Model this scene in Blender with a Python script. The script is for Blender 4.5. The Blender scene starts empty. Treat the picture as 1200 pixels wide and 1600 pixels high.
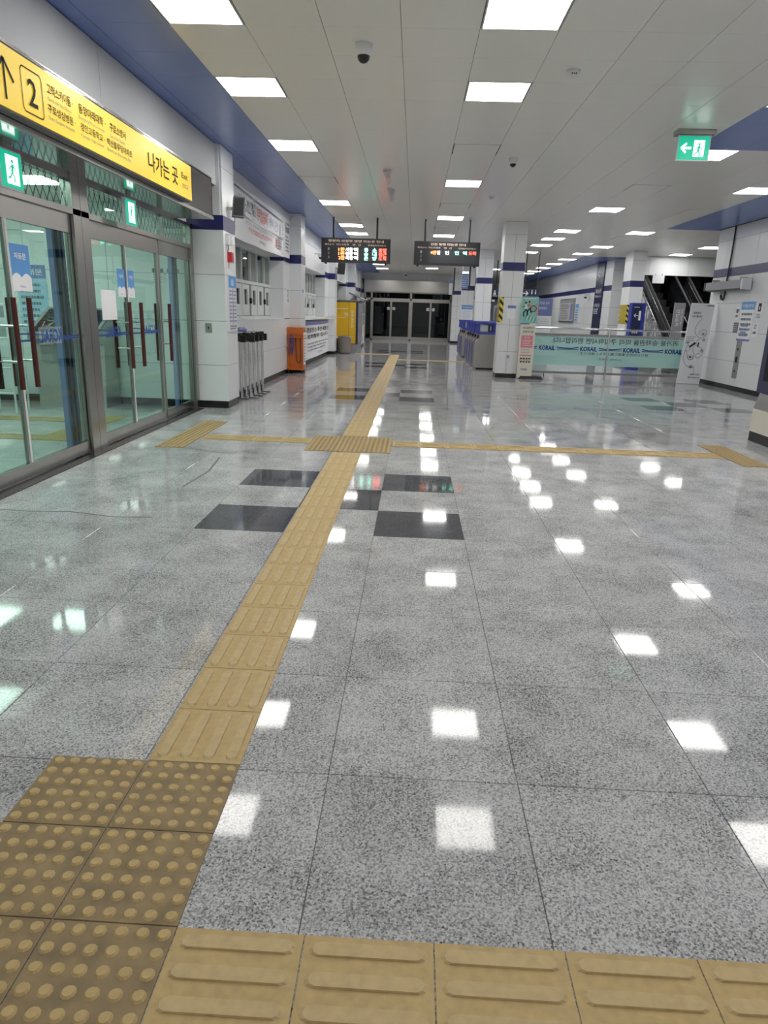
import bpy, bmesh, math, random
from mathutils import Vector, Matrix
random.seed(7)
S = bpy.context.scene
C = S.collection
PI = math.pi

# ------------------------------------------------------------------ camera
def cam_axes(pitch, yaw, roll):
    cp, sp, cy, sy, cr, sr = math.cos(pitch), math.sin(pitch), math.cos(yaw), math.sin(yaw), math.cos(roll), math.sin(roll)
    f = Vector((sy*cp, cy*cp, -sp)); r0 = Vector((cy, -sy, 0)); u0 = r0.cross(f)
    return cr*r0+sr*u0, -sr*r0+cr*u0, f
r_, u_, f_ = cam_axes(.2828, -.0348, .0313)
cam = bpy.data.objects.new('camera', bpy.data.cameras.new('camera'))
C.objects.link(cam)
m3 = Matrix((r_, u_, -f_)).transposed()
cam.matrix_world = Matrix.Translation((0, 0, 1.4)) @ m3.to_4x4()
cam.data.sensor_fit = 'VERTICAL'; cam.data.sensor_height = 24; cam.data.lens = 1069.125/1600*24
cam.data.clip_end = 200; cam.data.clip_start = .02
S.camera = cam
# ------------------------------------------------------------------ world, exposure
w = bpy.data.worlds.new('world'); S.world = w; w.use_nodes = True
w.node_tree.nodes['Background'].inputs[0].default_value = (.35, .45, .6, 1)
w.node_tree.nodes['Background'].inputs[1].default_value = .02
S.view_settings.view_transform = 'Standard'; S.view_settings.look = 'None'
S.view_settings.gamma = 1; S.view_settings.use_curve_mapping = False
S.view_settings.exposure = 0.68
LIGHT = 13.0      # radiance of the ceiling panels
S.cycles.max_bounces = 10; S.cycles.diffuse_bounces = 8; S.cycles.glossy_bounces = 5; S.cycles.transparent_max_bounces = 12
S.cycles.sample_clamp_indirect = 12

# ------------------------------------------------------------------ materials
def mat(name, col, rough=.5, metal=0, emit=None, es=1, spec=None, coat=0):
    m = bpy.data.materials.new(name); m.use_nodes = True
    b = m.node_tree.nodes['Principled BSDF']
    b.inputs['Base Color'].default_value = (*col, 1); b.inputs['Roughness'].default_value = rough
    b.inputs['Metallic'].default_value = metal
    if spec is not None: b.inputs['Specular IOR Level'].default_value = spec
    if coat: b.inputs['Coat Weight'].default_value = coat; b.inputs['Coat Roughness'].default_value = .08
    if emit: b.inputs['Emission Color'].default_value = (*emit, 1); b.inputs['Emission Strength'].default_value = es
    return m
def vary(m, scale=3, amt=.12, rough_amt=0, stretch=(1, 1, 1)):
    """multiply base colour (and roughness) by low-contrast world-space noise"""
    nt = m.node_tree; N = nt.nodes; L = nt.links; b = N['Principled BSDF']
    g = N.new('ShaderNodeNewGeometry'); mp = N.new('ShaderNodeMapping'); mp.inputs['Scale'].default_value = stretch
    n = N.new('ShaderNodeTexNoise'); n.inputs['Scale'].default_value = scale; n.inputs['Detail'].default_value = 5
    L.new(g.outputs['Position'], mp.inputs['Vector']); L.new(mp.outputs[0], n.inputs['Vector'])
    mr = N.new('ShaderNodeMapRange'); mr.inputs['From Min'].default_value = .3; mr.inputs['From Max'].default_value = .7
    mr.inputs['To Min'].default_value = 1-amt; mr.inputs['To Max'].default_value = 1+amt*.5
    L.new(n.outputs['Fac'], mr.inputs['Value'])
    mx = N.new('ShaderNodeMix'); mx.data_type = 'RGBA'; mx.blend_type = 'MULTIPLY'; mx.inputs['Factor'].default_value = 1
    mx.inputs['A'].default_value = b.inputs['Base Color'].default_value
    L.new(mr.outputs[0], mx.inputs['B']); L.new(mx.outputs['Result'], b.inputs['Base Color'])
    if rough_amt:
        r = b.inputs['Roughness'].default_value
        m2 = N.new('ShaderNodeMapRange'); m2.inputs['From Min'].default_value = .3; m2.inputs['From Max'].default_value = .7
        m2.inputs['To Min'].default_value = max(.01, r-rough_amt); m2.inputs['To Max'].default_value = r+rough_amt
        L.new(n.outputs['Fac'], m2.inputs['Value']); L.new(m2.outputs[0], b.inputs['Roughness'])
    return m
def granite(name, dark, light, mid=.5, rough=.05, contrast=1.0):
    m = mat(name, light, rough); nt = m.node_tree; N = nt.nodes; L = nt.links; b = N['Principled BSDF']
    g = N.new('ShaderNodeNewGeometry')
    n1 = N.new('ShaderNodeTexNoise'); n1.inputs['Scale'].default_value = 140; n1.inputs['Detail'].default_value = 4; n1.inputs['Roughness'].default_value = .75
    n2 = N.new('ShaderNodeTexVoronoi'); n2.inputs['Scale'].default_value = 200
    n3 = N.new('ShaderNodeTexNoise'); n3.inputs['Scale'].default_value = 3.2; n3.inputs['Detail'].default_value = 6; n3.inputs['Roughness'].default_value = .65
    for n in (n1, n2, n3): L.new(g.outputs['Position'], n.inputs['Vector'])
    bw = N.new('ShaderNodeRGBToBW'); L.new(n2.outputs['Color'], bw.inputs[0])
    ad = N.new('ShaderNodeMath'); ad.operation = 'MULTIPLY_ADD'; L.new(bw.outputs[0], ad.inputs[0]); ad.inputs[1].default_value = .38; L.new(n1.outputs['Fac'], ad.inputs[2])
    ad2 = N.new('ShaderNodeMath'); ad2.operation = 'MULTIPLY_ADD'; L.new(n3.outputs['Fac'], ad2.inputs[0]); ad2.inputs[1].default_value = .42; L.new(ad.outputs[0], ad2.inputs[2])
    cr = N.new('ShaderNodeValToRGB'); cr.color_ramp.elements[0].position = mid-.10/contrast; cr.color_ramp.elements[0].color = (*dark, 1)
    cr.color_ramp.elements[1].position = mid+.15/contrast; cr.color_ramp.elements[1].color = (*light, 1)
    mr = N.new('ShaderNodeMath'); mr.operation = 'MULTIPLY'; mr.inputs[1].default_value = .6; L.new(ad2.outputs[0], mr.inputs[0])
    L.new(mr.outputs[0], cr.inputs[0]); 
    oi = N.new('ShaderNodeObjectInfo'); om = N.new('ShaderNodeMapRange'); om.inputs['To Min'].default_value = .93; om.inputs['To Max'].default_value = 1.05
    L.new(oi.outputs['Random'], om.inputs['Value'])
    mx = N.new('ShaderNodeMix'); mx.data_type = 'RGBA'; mx.blend_type = 'MULTIPLY'; mx.inputs['Factor'].default_value = 1
    L.new(cr.outputs[0], mx.inputs['A']); L.new(om.outputs[0], mx.inputs['B']); L.new(mx.outputs['Result'], b.inputs['Base Color'])
    b.inputs['IOR'].default_value = 1.5; b.inputs['Specular IOR Level'].default_value = .2
    m2 = N.new('ShaderNodeMapRange'); m2.inputs['From Min'].default_value = .3; m2.inputs['From Max'].default_value = .7
    m2.inputs['To Min'].default_value = rough*.7; m2.inputs['To Max'].default_value = rough*1.5
    L.new(n3.outputs['Fac'], m2.inputs['Value']); L.new(m2.outputs[0], b.inputs['Roughness'])
    return m
def glass(name, tint, refl=1.0, rough=0.0):
    m = bpy.data.materials.new(name); m.use_nodes = True; nt = m.node_tree; N = nt.nodes; L = nt.links; N.clear()
    o = N.new('ShaderNodeOutputMaterial'); t = N.new('ShaderNodeBsdfTransparent'); t.inputs[0].default_value = (*tint, 1)
    g = N.new('ShaderNodeBsdfGlossy'); g.inputs['Roughness'].default_value = rough; g.inputs['Color'].default_value = (.9*refl, .95*refl, .95*refl, 1)
    lw = N.new('ShaderNodeLayerWeight'); lw.inputs['Blend'].default_value = .5
    pw = N.new('ShaderNodeMath'); pw.operation = 'POWER'; pw.inputs[1].default_value = 5; L.new(lw.outputs['Facing'], pw.inputs[0])
    fr = N.new('ShaderNodeMath'); fr.operation = 'MULTIPLY_ADD'; fr.inputs[1].default_value = .95; fr.inputs[2].default_value = .045; L.new(pw.outputs[0], fr.inputs[0])
    mx = N.new('ShaderNodeMixShader'); L.new(fr.outputs[0], mx.inputs[0]); L.new(t.outputs[0], mx.inputs[1]); L.new(g.outputs[0], mx.inputs[2]); L.new(mx.outputs[0], o.inputs[0])
    return m
M = {}
M['floor'] = granite('grey_granite', (.03, .03, .031), (.56, .56, .57), .465, .05)
M['black_granite'] = granite('black_granite', (.02, .021, .025), (.11, .115, .13), .47, .05)
M['joint'] = mat('joint', (.12, .115, .105), .8)
M['tactile'] = vary(mat('tactile_yellow', (.47, .335, .14), .55), 40, .12)
M['tactile_far'] = vary(mat('tactile_yellow_line', (.50, .37, .18), .55), 40, .12)
M['tactile_dot'] = vary(mat('tactile_dot_brown', (.255, .18, .088), .6), 14, .30)  # darker mottled brown for the tile base between the studs
M['panel'] = mat('wall_panel', (.77, .785, .795), .3)
M['panel_matt'] = mat('bulkhead_panel', (.50, .51, .52), .6)  # wall panel copy darkened to counter strong light from the nearest ceiling panels
M['panel_joint'] = mat('panel_joint', (.16, .16, .16), .8)
M['band'] = mat('navy_band', (.022, .024, .13), .3)
M['plinth'] = mat('plinth_black', (.012, .012, .013), .25)
M['ceil'] = mat('ceiling_panel', (.82, .80, .755), .28)
M['ceil_joint'] = mat('ceiling_joint', (.10, .095, .09), .9)
M['blue'] = mat('blue_soffit', (.14, .22, .53), .26)
M['light'] = mat('light_panel', (.9, .9, .9), .4, emit=(1, .985, .95), es=LIGHT)
M['light_frame'] = mat('light_frame', (.6, .6, .6), .4)
M['steel'] = vary(mat('brushed_steel', (.40, .385, .37), .25, 1), 12, .03, .0, (1, 1, .15))
M['steel_dark'] = vary(mat('soffit_steel', (.34, .34, .35), .1, 1), 6, .03, .0)
M['steel_dull'] = vary(mat('gate_steel', (.5, .48, .46), .33, 1), 8, .03, .0, (1, 1, .2))
M['chrome'] = mat('chrome', (.75, .75, .76), .1, 1)
M['black'] = mat('black_plastic', (.012, .012, .013), .35)
M['dark'] = mat('dark_interior', (.02, .024, .024), .6)
M['charcoal'] = mat('display_case', (.035, .037, .043), .35)
M['screen'] = mat('display_screen', (.06, .062, .07), .25)
M['white'] = mat('white_plastic', (.72, .73, .75), .35)
M['white_frame'] = mat('white_window_frame', (.66, .69, .68), .35)
M['paper'] = mat('paper', (.86, .86, .88), .5)
M['grey'] = mat('grey_plastic', (.3, .3, .32), .4)
M['greyblind'] = mat('blind_grey', (.22, .24, .24), .6)
M['sign_yellow'] = mat('sign_yellow', (.72, .50, .03), .35, emit=(.9, .62, .04), es=.26)
M['lattice'] = mat('lattice_green', (.02, .045, .04), .5)
M['ink'] = mat('ink_dark', (.02, .02, .022), .7, spec=.2)
M['ink_soft'] = mat('ink_soft', (.14, .14, .16), .5)
M['inkblue'] = mat('logo_blue', (.015, .06, .30), .4)
M['inkred'] = mat('ink_red', (.62, .07, .06), .5)
M['cream'] = mat('cream', (.74, .70, .60), .5)
M['pink'] = mat('pink', (.72, .24, .28), .5)
M['teal'] = mat('teal', (.25, .55, .48), .5)
M['skyblue'] = mat('poster_blue', (.10, .32, .68), .4)
M['paleblue'] = mat('pale_blue', (.42, .60, .80), .45)
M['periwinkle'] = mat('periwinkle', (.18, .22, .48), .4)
M['navy'] = mat('navy', (.022, .028, .085), .3)
M['royal'] = mat('royal_blue', (.03, .05, .34), .3)
M['gateblue'] = mat('gate_blue', (.055, .075, .36), .3)
M['orange'] = vary(mat('orange_paint', (.62, .155, .02), .4), 6, .12)
M['lockeryellow'] = mat('locker_yellow', (.78, .47, .015), .35)
M['hazard'] = mat('hazard_yellow', (.75, .62, .06), .4)
M['mahogany'] = mat('mahogany', (.075, .014, .011), .25)
M['led_o'] = mat('led_orange', (.1, .02, 0), .5, emit=(1, .22, .06), es=5)
M['led_r'] = mat('led_red', (.1, 0, 0), .5, emit=(1, .08, .05), es=5)
M['led_w'] = mat('led_white', (.1, .1, .1), .5, emit=(1, 1, .92), es=4)
M['led_g'] = mat('led_green', (0, .1, .08), .5, emit=(.25, 1, .72), es=5)
M['led_dim'] = mat('print_peach', (.8, .62, .5), .5, emit=(1, .75, .6), es=.25)
M['print_w'] = mat('print_grey', (.5, .5, .5), .5)
M['exit_g'] = mat('exit_green', (0, .35, .2), .4, emit=(.0, .50, .30), es=.5)
M['exit_w'] = mat('exit_white', (.8, .9, .85), .4, emit=(.85, 1, .93), es=1.0)
M['tube'] = mat('tube_white', (.8, .8, .8), .3, emit=(1, 1, 1), es=1.2)
M['glass'] = glass('green_glass', (.69, .87, .80), .8)
M['glass_clear'] = glass('clear_glass', (.93, .975, .97))
M['glass_dark'] = glass('night_glass', (.02, .03, .03), 1.0)
M['acrylic'] = glass('clear_acrylic', (.9, .9, .92))
M['redbox'] = mat('red_box', (.5, .02, .02), .4)
M['stone_bin'] = vary(mat('stone_bin', (.26, .22, .20), .4), 60, .5)
M['hose_blue'] = mat('hose_blue', (.05, .09, .35), .4)
M['rubber'] = mat('rubber', (.02, .02, .02), .5)
M['shaft'] = mat('escalator_dark', (.015, .016, .02), .22)
M['clad'] = vary(mat('escalator_cladding', (.9, .9, .92), .25, .35), 9, .7, .1, (1, 1, .5))
M['film'] = None
def film(name, col, keep):
    m = mat(name, col, .25); nt = m.node_tree; N = nt.nodes; L = nt.links
    t = N.new('ShaderNodeBsdfTransparent'); t.inputs[0].default_value = (.85, .97, .94, 1)
    mx = N.new('ShaderNodeMixShader'); mx.inputs[0].default_value = keep
    L.new(t.outputs[0], mx.inputs[1]); L.new(N['Principled BSDF'].outputs[0], mx.inputs[2]); L.new(mx.outputs[0], N['Material Output'].inputs[0])
    return m
M['film'] = film('teal_banner_film', (.74, .93, .90), .86)
M['frost'] = film('frosted_strip', (.5, .62, .6), .35)
# hazard stripes
def stripes():
    m = mat('hazard_stripes', (.75, .62, .06), .4); nt = m.node_tree; N = nt.nodes; L = nt.links
    g = N.new('ShaderNodeNewGeometry'); sx = N.new('ShaderNodeSeparateXYZ'); L.new(g.outputs['Position'], sx.inputs[0])
    a = N.new('ShaderNodeMath'); a.operation = 'ADD'; L.new(sx.outputs[0], a.inputs[0]); L.new(sx.outputs[1], a.inputs[1])
    b = N.new('ShaderNodeMath'); b.operation = 'MULTIPLY_ADD'; L.new(a.outputs[0], b.inputs[0]); b.inputs[1].default_value = 1.0; L.new(sx.outputs[2], b.inputs[2])
    c = N.new('ShaderNodeMath'); c.operation = 'MULTIPLY'; c.inputs[1].default_value = 6.2; L.new(b.outputs[0], c.inputs[0])
    d = N.new('ShaderNodeMath'); d.operation = 'FRACT'; L.new(c.outputs[0], d.inputs[0])
    e = N.new('ShaderNodeMath'); e.operation = 'GREATER_THAN'; e.inputs[1].default_value = .5; L.new(d.outputs[0], e.inputs[0])
    mx = N.new('ShaderNodeMix'); mx.data_type = 'RGBA'; L.new(e.outputs[0], mx.inputs['Factor'])
    mx.inputs['A'].default_value = (.75, .62, .06, 1); mx.inputs['B'].default_value = (.015, .015, .015, 1)
    L.new(mx.outputs['Result'], N['Principled BSDF'].inputs['Base Color']); return m
M['stripes'] = stripes()

# ------------------------------------------------------------------ helpers
_txt = {}
def glyphs(s, bold=0.0):
    k = (s, bold)
    if k not in _txt:
        c = bpy.data.curves.new('tmp', 'FONT'); c.body = s; c.resolution_u = 2; c.offset = bold; c.space_line = 1.0
        o = bpy.data.objects.new('tmp', c); C.objects.link(o); bpy.context.view_layer.update()
        me = bpy.data.meshes.new_from_object(o)
        V = [v.co.copy() for v in me.vertices]; F = [tuple(p.vertices) for p in me.polygons]
        bpy.data.objects.remove(o); bpy.data.curves.remove(c); bpy.data.meshes.remove(me)
        _txt[k] = (V, F)
    return _txt[k]
class Frame:
    """a plane in space: u to the viewer's right, v up, n towards the viewer"""
    def __init__(s, o, R, U=(0, 0, 1)):
        s.o = Vector(o); s.R = Vector(R).normalized(); s.U = Vector(U).normalized(); s.N = s.R.cross(s.U)
    def p(s, u, v, n=0): return s.o+s.R*u+s.U*v+s.N*n
def LF(x): return Frame((x, 0, 0), (0, 1, 0))        # faces +X, u = y
def FF(y): return Frame((0, y, 0), (1, 0, 0))        # faces the camera, u = x
def RF(x): return Frame((x, 0, 0), (0, -1, 0))       # faces -X, u = -y
W = Frame((0, 0, 0), (1, 0, 0), (0, 1, 0))           # world axes: u=x v=y n=z
class MB:
    def __init__(s): s.v = []; s.f = []; s.m = []; s.mats = []; s.sm = []
    def mi(s, m):
        if m not in s.mats: s.mats.append(m)
        return s.mats.index(m)
    def add(s, vs, fs, m, smooth=False):
        b = len(s.v); s.v += [Vector(x) for x in vs]; i = s.mi(m)
        for f in fs: s.f.append([b+k for k in f]); s.m.append(i); s.sm.append(smooth)
        return s
    def box(s, fr, u0, u1, v0, v1, n0, n1, m):
        vs = [fr.p(u, v, n) for n in (n0, n1) for v in (v0, v1) for u in (u0, u1)]
        return s.add(vs, [(0, 2, 3, 1), (4, 5, 7, 6), (0, 1, 5, 4), (2, 6, 7, 3), (0, 4, 6, 2), (1, 3, 7, 5)], m)
    def tile(s, fr, u0, u1, v0, v1, n0, n1, m, bev=.003):
        vs = [fr.p(u, v, n0) for u, v in ((u0, v0), (u1, v0), (u1, v1), (u0, v1))]
        vs += [fr.p(u, v, n1-bev*.6) for u, v in ((u0, v0), (u1, v0), (u1, v1), (u0, v1))]
        vs += [fr.p(u, v, n1) for u, v in ((u0+bev, v0+bev), (u1-bev, v0+bev), (u1-bev, v1-bev), (u0+bev, v1-bev))]
        fs = [(8, 9, 10, 11)]
        for i in range(4):
            j = (i+1) % 4; fs += [(i, j, 4+j, 4+i), (4+i, 4+j, 8+j, 8+i)]
        return s.add(vs, fs, m)
    def prism(s, fr, pts, n0, n1, m, taper=1.0):
        k = len(pts); cu = sum(a for a, b in pts)/k; cv = sum(b for a, b in pts)/k
        vs = [fr.p(a, b, n0) for a, b in pts]+[fr.p(cu+(a-cu)*taper, cv+(b-cv)*taper, n1) for a, b in pts]
        fs = [tuple(range(k-1, -1, -1)), tuple(range(k, 2*k))]+[(i, (i+1) % k, k+(i+1) % k, k+i) for i in range(k)]
        return s.add(vs, fs, m)
    def cyl(s, a, b, r, m, seg=12, r2=None, caps=True):
        a = Vector(a); b = Vector(b); r2 = r if r2 is None else r2; d = (b-a).normalized()
        x = d.orthogonal().normalized(); y = d.cross(x)
        vs = [a+(x*math.cos(t)+y*math.sin(t))*r for t in [2*PI*i/seg for i in range(seg)]]+[b+(x*math.cos(t)+y*math.sin(t))*r2 for t in [2*PI*i/seg for i in range(seg)]]
        s.add(vs, [(i, (i+1) % seg, seg+(i+1) % seg, seg+i) for i in range(seg)], m, True)
        if caps: s.add(vs, [tuple(range(seg-1, -1, -1)), tuple(range(seg, 2*seg))], m)
        return s
    def tube(s, pts, r, m, seg=8):
        pts = [Vector(p) for p in pts]; rings = []; x = None
        for i, p in enumerate(pts):
            d = (pts[min(i+1, len(pts)-1)]-pts[max(i-1, 0)]).normalized()
            x = d.orthogonal().normalized() if x is None else (x-d*x.dot(d)).normalized(); y = d.cross(x)
            rings.append([p+(x*math.cos(2*PI*k/seg)+y*math.sin(2*PI*k/seg))*r for k in range(seg)])
        vs = [v for rr in rings for v in rr]
        fs = [(i*seg+k, i*seg+(k+1) % seg, (i+1)*seg+(k+1) % seg, (i+1)*seg+k) for i in range(len(pts)-1) for k in range(seg)]
        s.add(vs, fs, m, True); return s.add(vs, [tuple(range(seg-1, -1, -1)), tuple(range((len(pts)-1)*seg, len(pts)*seg))], m)
    def dome(s, c, r, axis, m, seg=14, rings=5, squash=1.0):
        c = Vector(c); d = Vector(axis).normalized(); x = d.orthogonal().normalized(); y = d.cross(x); vs = []
        for i in range(rings):
            a = PI/2*i/rings
            vs += [c+(x*math.cos(t)+y*math.sin(t))*r*math.cos(a)+d*r*math.sin(a)*squash for t in [2*PI*k/seg for k in range(seg)]]
        vs.append(c+d*r*squash); fs = [(i*seg+k, i*seg+(k+1) % seg, (i+1)*seg+(k+1) % seg, (i+1)*seg+k) for i in range(rings-1) for k in range(seg)]
        fs += [((rings-1)*seg+k, (rings-1)*seg+(k+1) % seg, rings*seg) for k in range(seg)]
        return s.add(vs, fs, m, True)
    def text(s, fr, body, u0, u1, v0, v1, m, n=.003, bold=.0, mirror=False, vert=False):
        V, F = glyphs(body, bold)
        if not V: return s
        xs = [v.x for v in V]; ys = [v.y for v in V]; x0, x1, y0, y1 = min(xs), max(xs), min(ys), max(ys)
        vs = []
        for v in V:
            a = (v.x-x0)/(x1-x0+1e-9); b = (v.y-y0)/(y1-y0+1e-9)
            if mirror: a = 1-a
            if vert: a, b = b, 1-a; 
            vs.append(fr.p(u0+(u1-u0)*a, v0+(v1-v0)*b, n))
        return s.add(vs, F, m)
    def lines(s, fr, u0, u1, v0, v1, k, m, n=.003, fill=.45, ragged=.25):
        """rows of tiny illegible print: short bars of uneven length"""
        h = (v1-v0)/k
        for i in range(k):
            v = v1-(i+.5)*h; u = u0; end = u1-(u1-u0)*random.random()*ragged
            while u < end:
                l = (u1-u0)*random.uniform(.05, .16); e = min(u+l, end)
                s.add([fr.p(u, v-h*fill/2, n), fr.p(e, v-h*fill/2, n), fr.p(e, v+h*fill/2, n), fr.p(u, v+h*fill/2, n)], [(0, 1, 2, 3)], m); u = e+(u1-u0)*.025
        return s
    def ring(s, fr, u, v, r0, r1, n, m, seg=20, sx=1):
        vs = [fr.p(u+math.cos(t)*r*sx, v+math.sin(t)*r, n) for r in (r0, r1) for t in [2*PI*k/seg for k in range(seg)]]
        return s.add(vs, [(k, (k+1) % seg, seg+(k+1) % seg, seg+k) for k in range(seg)], m)
    def disc(s, fr, u, v, r, n, m, seg=18, sx=1):
        vs = [fr.p(u+math.cos(t)*r*sx, v+math.sin(t)*r, n) for t in [2*PI*k/seg for k in range(seg)]]
        return s.add(vs, [tuple(range(seg))], m)
    def curve(s, fr, pts, wd, m, n=.003):
        for (a, b), (c, d) in zip(pts, pts[1:]):
            du, dv = c-a, d-b; l = math.hypot(du, dv) or 1; x, y = -dv/l*wd/2, du/l*wd/2
            s.add([fr.p(a+x, b+y, n), fr.p(a-x, b-y, n), fr.p(c-x, d-y, n), fr.p(c+x, d+y, n)], [(3, 2, 1, 0)], m)
        return s
    def build(s, name, parent=None, label=None):
        base = parent['_o'] if parent is not None else Vector((0, 0, 0))
        base = Vector(base); me = bpy.data.meshes.new(name)
        me.from_pydata([tuple(v-base) for v in s.v], [], s.f); me.polygons.foreach_set('material_index', s.m); me.polygons.foreach_set('use_smooth', s.sm)
        for k in s.mats: me.materials.append(M[k])
        o = bpy.data.objects.new(name, me); C.objects.link(o)
        o['_o'] = tuple(base)
        if parent is not None: o.parent = parent
        if label: o['label'] = label
        return o
def tag(o, label=None, cat=None, group=None, kind=None):
    if label: o['label'] = label
    if cat: o['category'] = cat
    if group: o['group'] = group
    if kind: o['kind'] = kind
    return o
def thing(name, label, cat, loc=(0, 0, 0), group=None):
    o = bpy.data.objects.new(name, None); C.objects.link(o); o.location = loc; o['_o'] = tuple(loc); o.empty_display_size = .1
    return tag(o, label, cat, group)
def struct(name, mb, loc=None):
    o = mb.build(name); o['kind'] = 'structure'; return o
def B(parent, name, fr, u0, u1, v0, v1, n0, n1, m, label=None):
    return MB().box(fr, u0, u1, v0, v1, n0, n1, m).build(name, parent, label)
def clone(o, loc, label=None, group=None):
    d = Vector(loc)
    r = o.copy(); C.objects.link(r); r.location = d; r['_o'] = tuple(d)
    if label: r['label'] = label
    if group: r['group'] = group
    for ch in o.children:
        c = ch.copy(); C.objects.link(c); c.parent = r
        for g in ch.children:
            e = g.copy(); C.objects.link(e); e.parent = c
    return r
def panels(parent, fr, us, vs, m='panel', d=.012, gap=.006, name='panel', n0=0.0):
    """cladding panels, each an object: rectangles between the given u and v joints"""
    for a, b in zip(us, us[1:]):
        for c, e in zip(vs, vs[1:]):
            MB().tile(fr, a+gap/2, b-gap/2, c+gap/2, e-gap/2, n0, n0+d, m, .002).build(name, parent)
def frange(a, b, st):
    n = max(1, round((b-a)/st)); return [a+(b-a)*i/n for i in range(n+1)]
CZ = 3.472
LOW = [.1, .61, 1.22, 1.84, 2.42]; HIGH = [2.6, 3.2, CZ-.002]

# ------------------------------------------------------------------ floor
FX0, FS, FY0, FT = -.213, .5935, 1.834, .6026
def inroom(x0, x1, y0, y1):
    if x0 < -6.7 or y1 > 46.5: return False
    if x1 < -3.1: return y0 > 1.9 and y1 < 10.2 and x0 > -6.8
    if x0 > 7.0 and y0 < 17.2: return False
    if x0 > 2.4 and y0 >= 46: return False
    if x1 < 2.3 and y0 > 39: return False
    return True
fl = MB().box(W, -6.7, 10.4, -4.2, 46.5, -.06, -.004, 'joint'); floor = struct('floor', fl)
black = set()
for k0 in (4, 16, 28, 40):
    for (i, j) in ((0, 0), (2, 0), (1, 1), (0, 2), (2, 2)): black.add((-2+i, k0+j))
for k0 in (16, 4, 40):
    for (i, j) in ((0, 0), (2, 0), (1, 1), (0, 2), (2, 2)): black.add((7+i, k0+j))
cells = []
for i in range(-11, 18):
    for j in range(-10, 75):
        x0 = FX0+i*FS; y0 = FY0+j*FT
        if inroom(x0, x0+FS, y0, y0+FT):
            cy = y0+FT/2; cx = x0+FS/2
            vis = cy > .7 and abs(cx) < .62*cy+.9
            cells.append((math.hypot(cx, cy)+(0 if vis else 100), i, j, x0, y0))
cells.sort()
g = .0013
tm = {}
for mname in ('floor', 'black_granite'):
    o = MB().tile(W, g, FS-g, g, FT-g, -.004, 0, mname, .0015); me = o.build('tile', floor); tm[mname] = me.data; bpy.data.objects.remove(me)
rest = MB()
for n, (d, i, j, x0, y0) in enumerate(cells):
    mname = 'black_granite' if (i, j) in black else 'floor'
    if n < 299:
        o = bpy.data.objects.new('tile', tm[mname]); C.objects.link(o); o.parent = floor; o.location = (x0, y0, 0)
        if mname != 'floor': o['label'] = 'polished black granite tile'
    else: rest.tile(W, x0+g, x0+FS-g, y0+g, y0+FT-g, -.004, 0, mname, .0015)
r = rest.build('tile', floor); r['kind'] = 'stuff'
for pts in ([(-3.0, 4.50), (-2.6, 4.47), (-2.35, 4.5), (-2.0, 4.42), (-1.75, 4.45)], [(-2.35, 6.9), (-1.9, 6.72), (-1.75, 6.75)], [(-1.85, 6.5), (-1.78, 5.9), (-1.82, 5.3)]):
    MB().curve(W, pts, .018, 'joint', .0006).build('scuff_mark', floor, 'dark scuff on the granite')

# ------------------------------------------------------------------ tactile paving
T = .3
def stadium(cx, cy, l, wd, seg=4):
    pts = []
    for k in range(seg+1): a = -PI/2+PI*k/seg; pts.append((cx+l/2-wd/2+math.cos(a)*wd/2, cy+math.sin(a)*wd/2))
    for k in range(seg+1): a = PI/2+PI*k/seg; pts.append((cx-l/2+wd/2+math.cos(a)*wd/2, cy+math.sin(a)*wd/2))
    return pts
def tac_mesh(kind):
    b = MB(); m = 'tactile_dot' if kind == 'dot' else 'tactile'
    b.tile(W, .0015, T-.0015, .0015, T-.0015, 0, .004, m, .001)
    if kind == 'dot':
        for i in range(6):
            for j in range(6):
                cx, cy = T*(i+.5)/6, T*(j+.5)/6
                b.prism(W, [(cx+.017*math.cos(t), cy+.017*math.sin(t)) for t in [2*PI*q/10 for q in range(10)]], .004, .0092, 'tactile', .72)
    else:
        for i in range(4):
            c = T*(i+.5)/4
            pts = stadium(T/2, c, .272, .036)
            if kind == 'y': pts = [(y, x) for x, y in pts][::-1]
            b.prism(W, pts, .004, .0092, 'tactile_far', .93)
    o = b.build('t'); me = o.data; bpy.data.objects.remove(o); return me
TM = {k: tac_mesh(k) for k in ('dot', 'x', 'y')}
def tac(label, spots):
    x, y = spots[0][1:]
    t = thing('tactile_path', label, 'tactile paving', (x, y, 0))
    for kd, a, b in spots:
        o = bpy.data.objects.new('tile', TM[kd]); C.objects.link(o); o.parent = t; o.location = (a-x, b-y, 0)
tac('yellow ribbed guiding strip running down the hall away from the camera',
    [('y', -.797, 1.85+T*i) for i in range(17)]+[('y', -.797, 7.93+T*i) for i in range(56)])
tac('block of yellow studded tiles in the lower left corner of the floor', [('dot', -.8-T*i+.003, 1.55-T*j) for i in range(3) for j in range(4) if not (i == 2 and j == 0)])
tac('yellow ribbed strip with wide bars crossing at the bottom right of the floor', [('x', -.497+T*i, .95) for i in range(7)])
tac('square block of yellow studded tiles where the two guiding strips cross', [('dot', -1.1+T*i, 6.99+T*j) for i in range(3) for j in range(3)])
tac('yellow strip running left from the crossing to the glass doors', [('x', -2.32+.305*i, 7.4) for i in range(4)])
tac('yellow strip running right from the crossing towards the ticket machine', [('x', -.19+T*i, 7.4) for i in range(12)])
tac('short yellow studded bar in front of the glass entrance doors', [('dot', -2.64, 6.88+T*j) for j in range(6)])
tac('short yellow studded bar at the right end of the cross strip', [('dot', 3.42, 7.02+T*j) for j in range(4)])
tac('far pale yellow strip turning off towards the ticket gates', [('x', -.48+T*i, 21.9) for i in range(7)])
tac('farthest pale yellow strip turning left towards the lockers', [('x', -2.05+T*i, 24.5) for i in range(4)])
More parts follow.
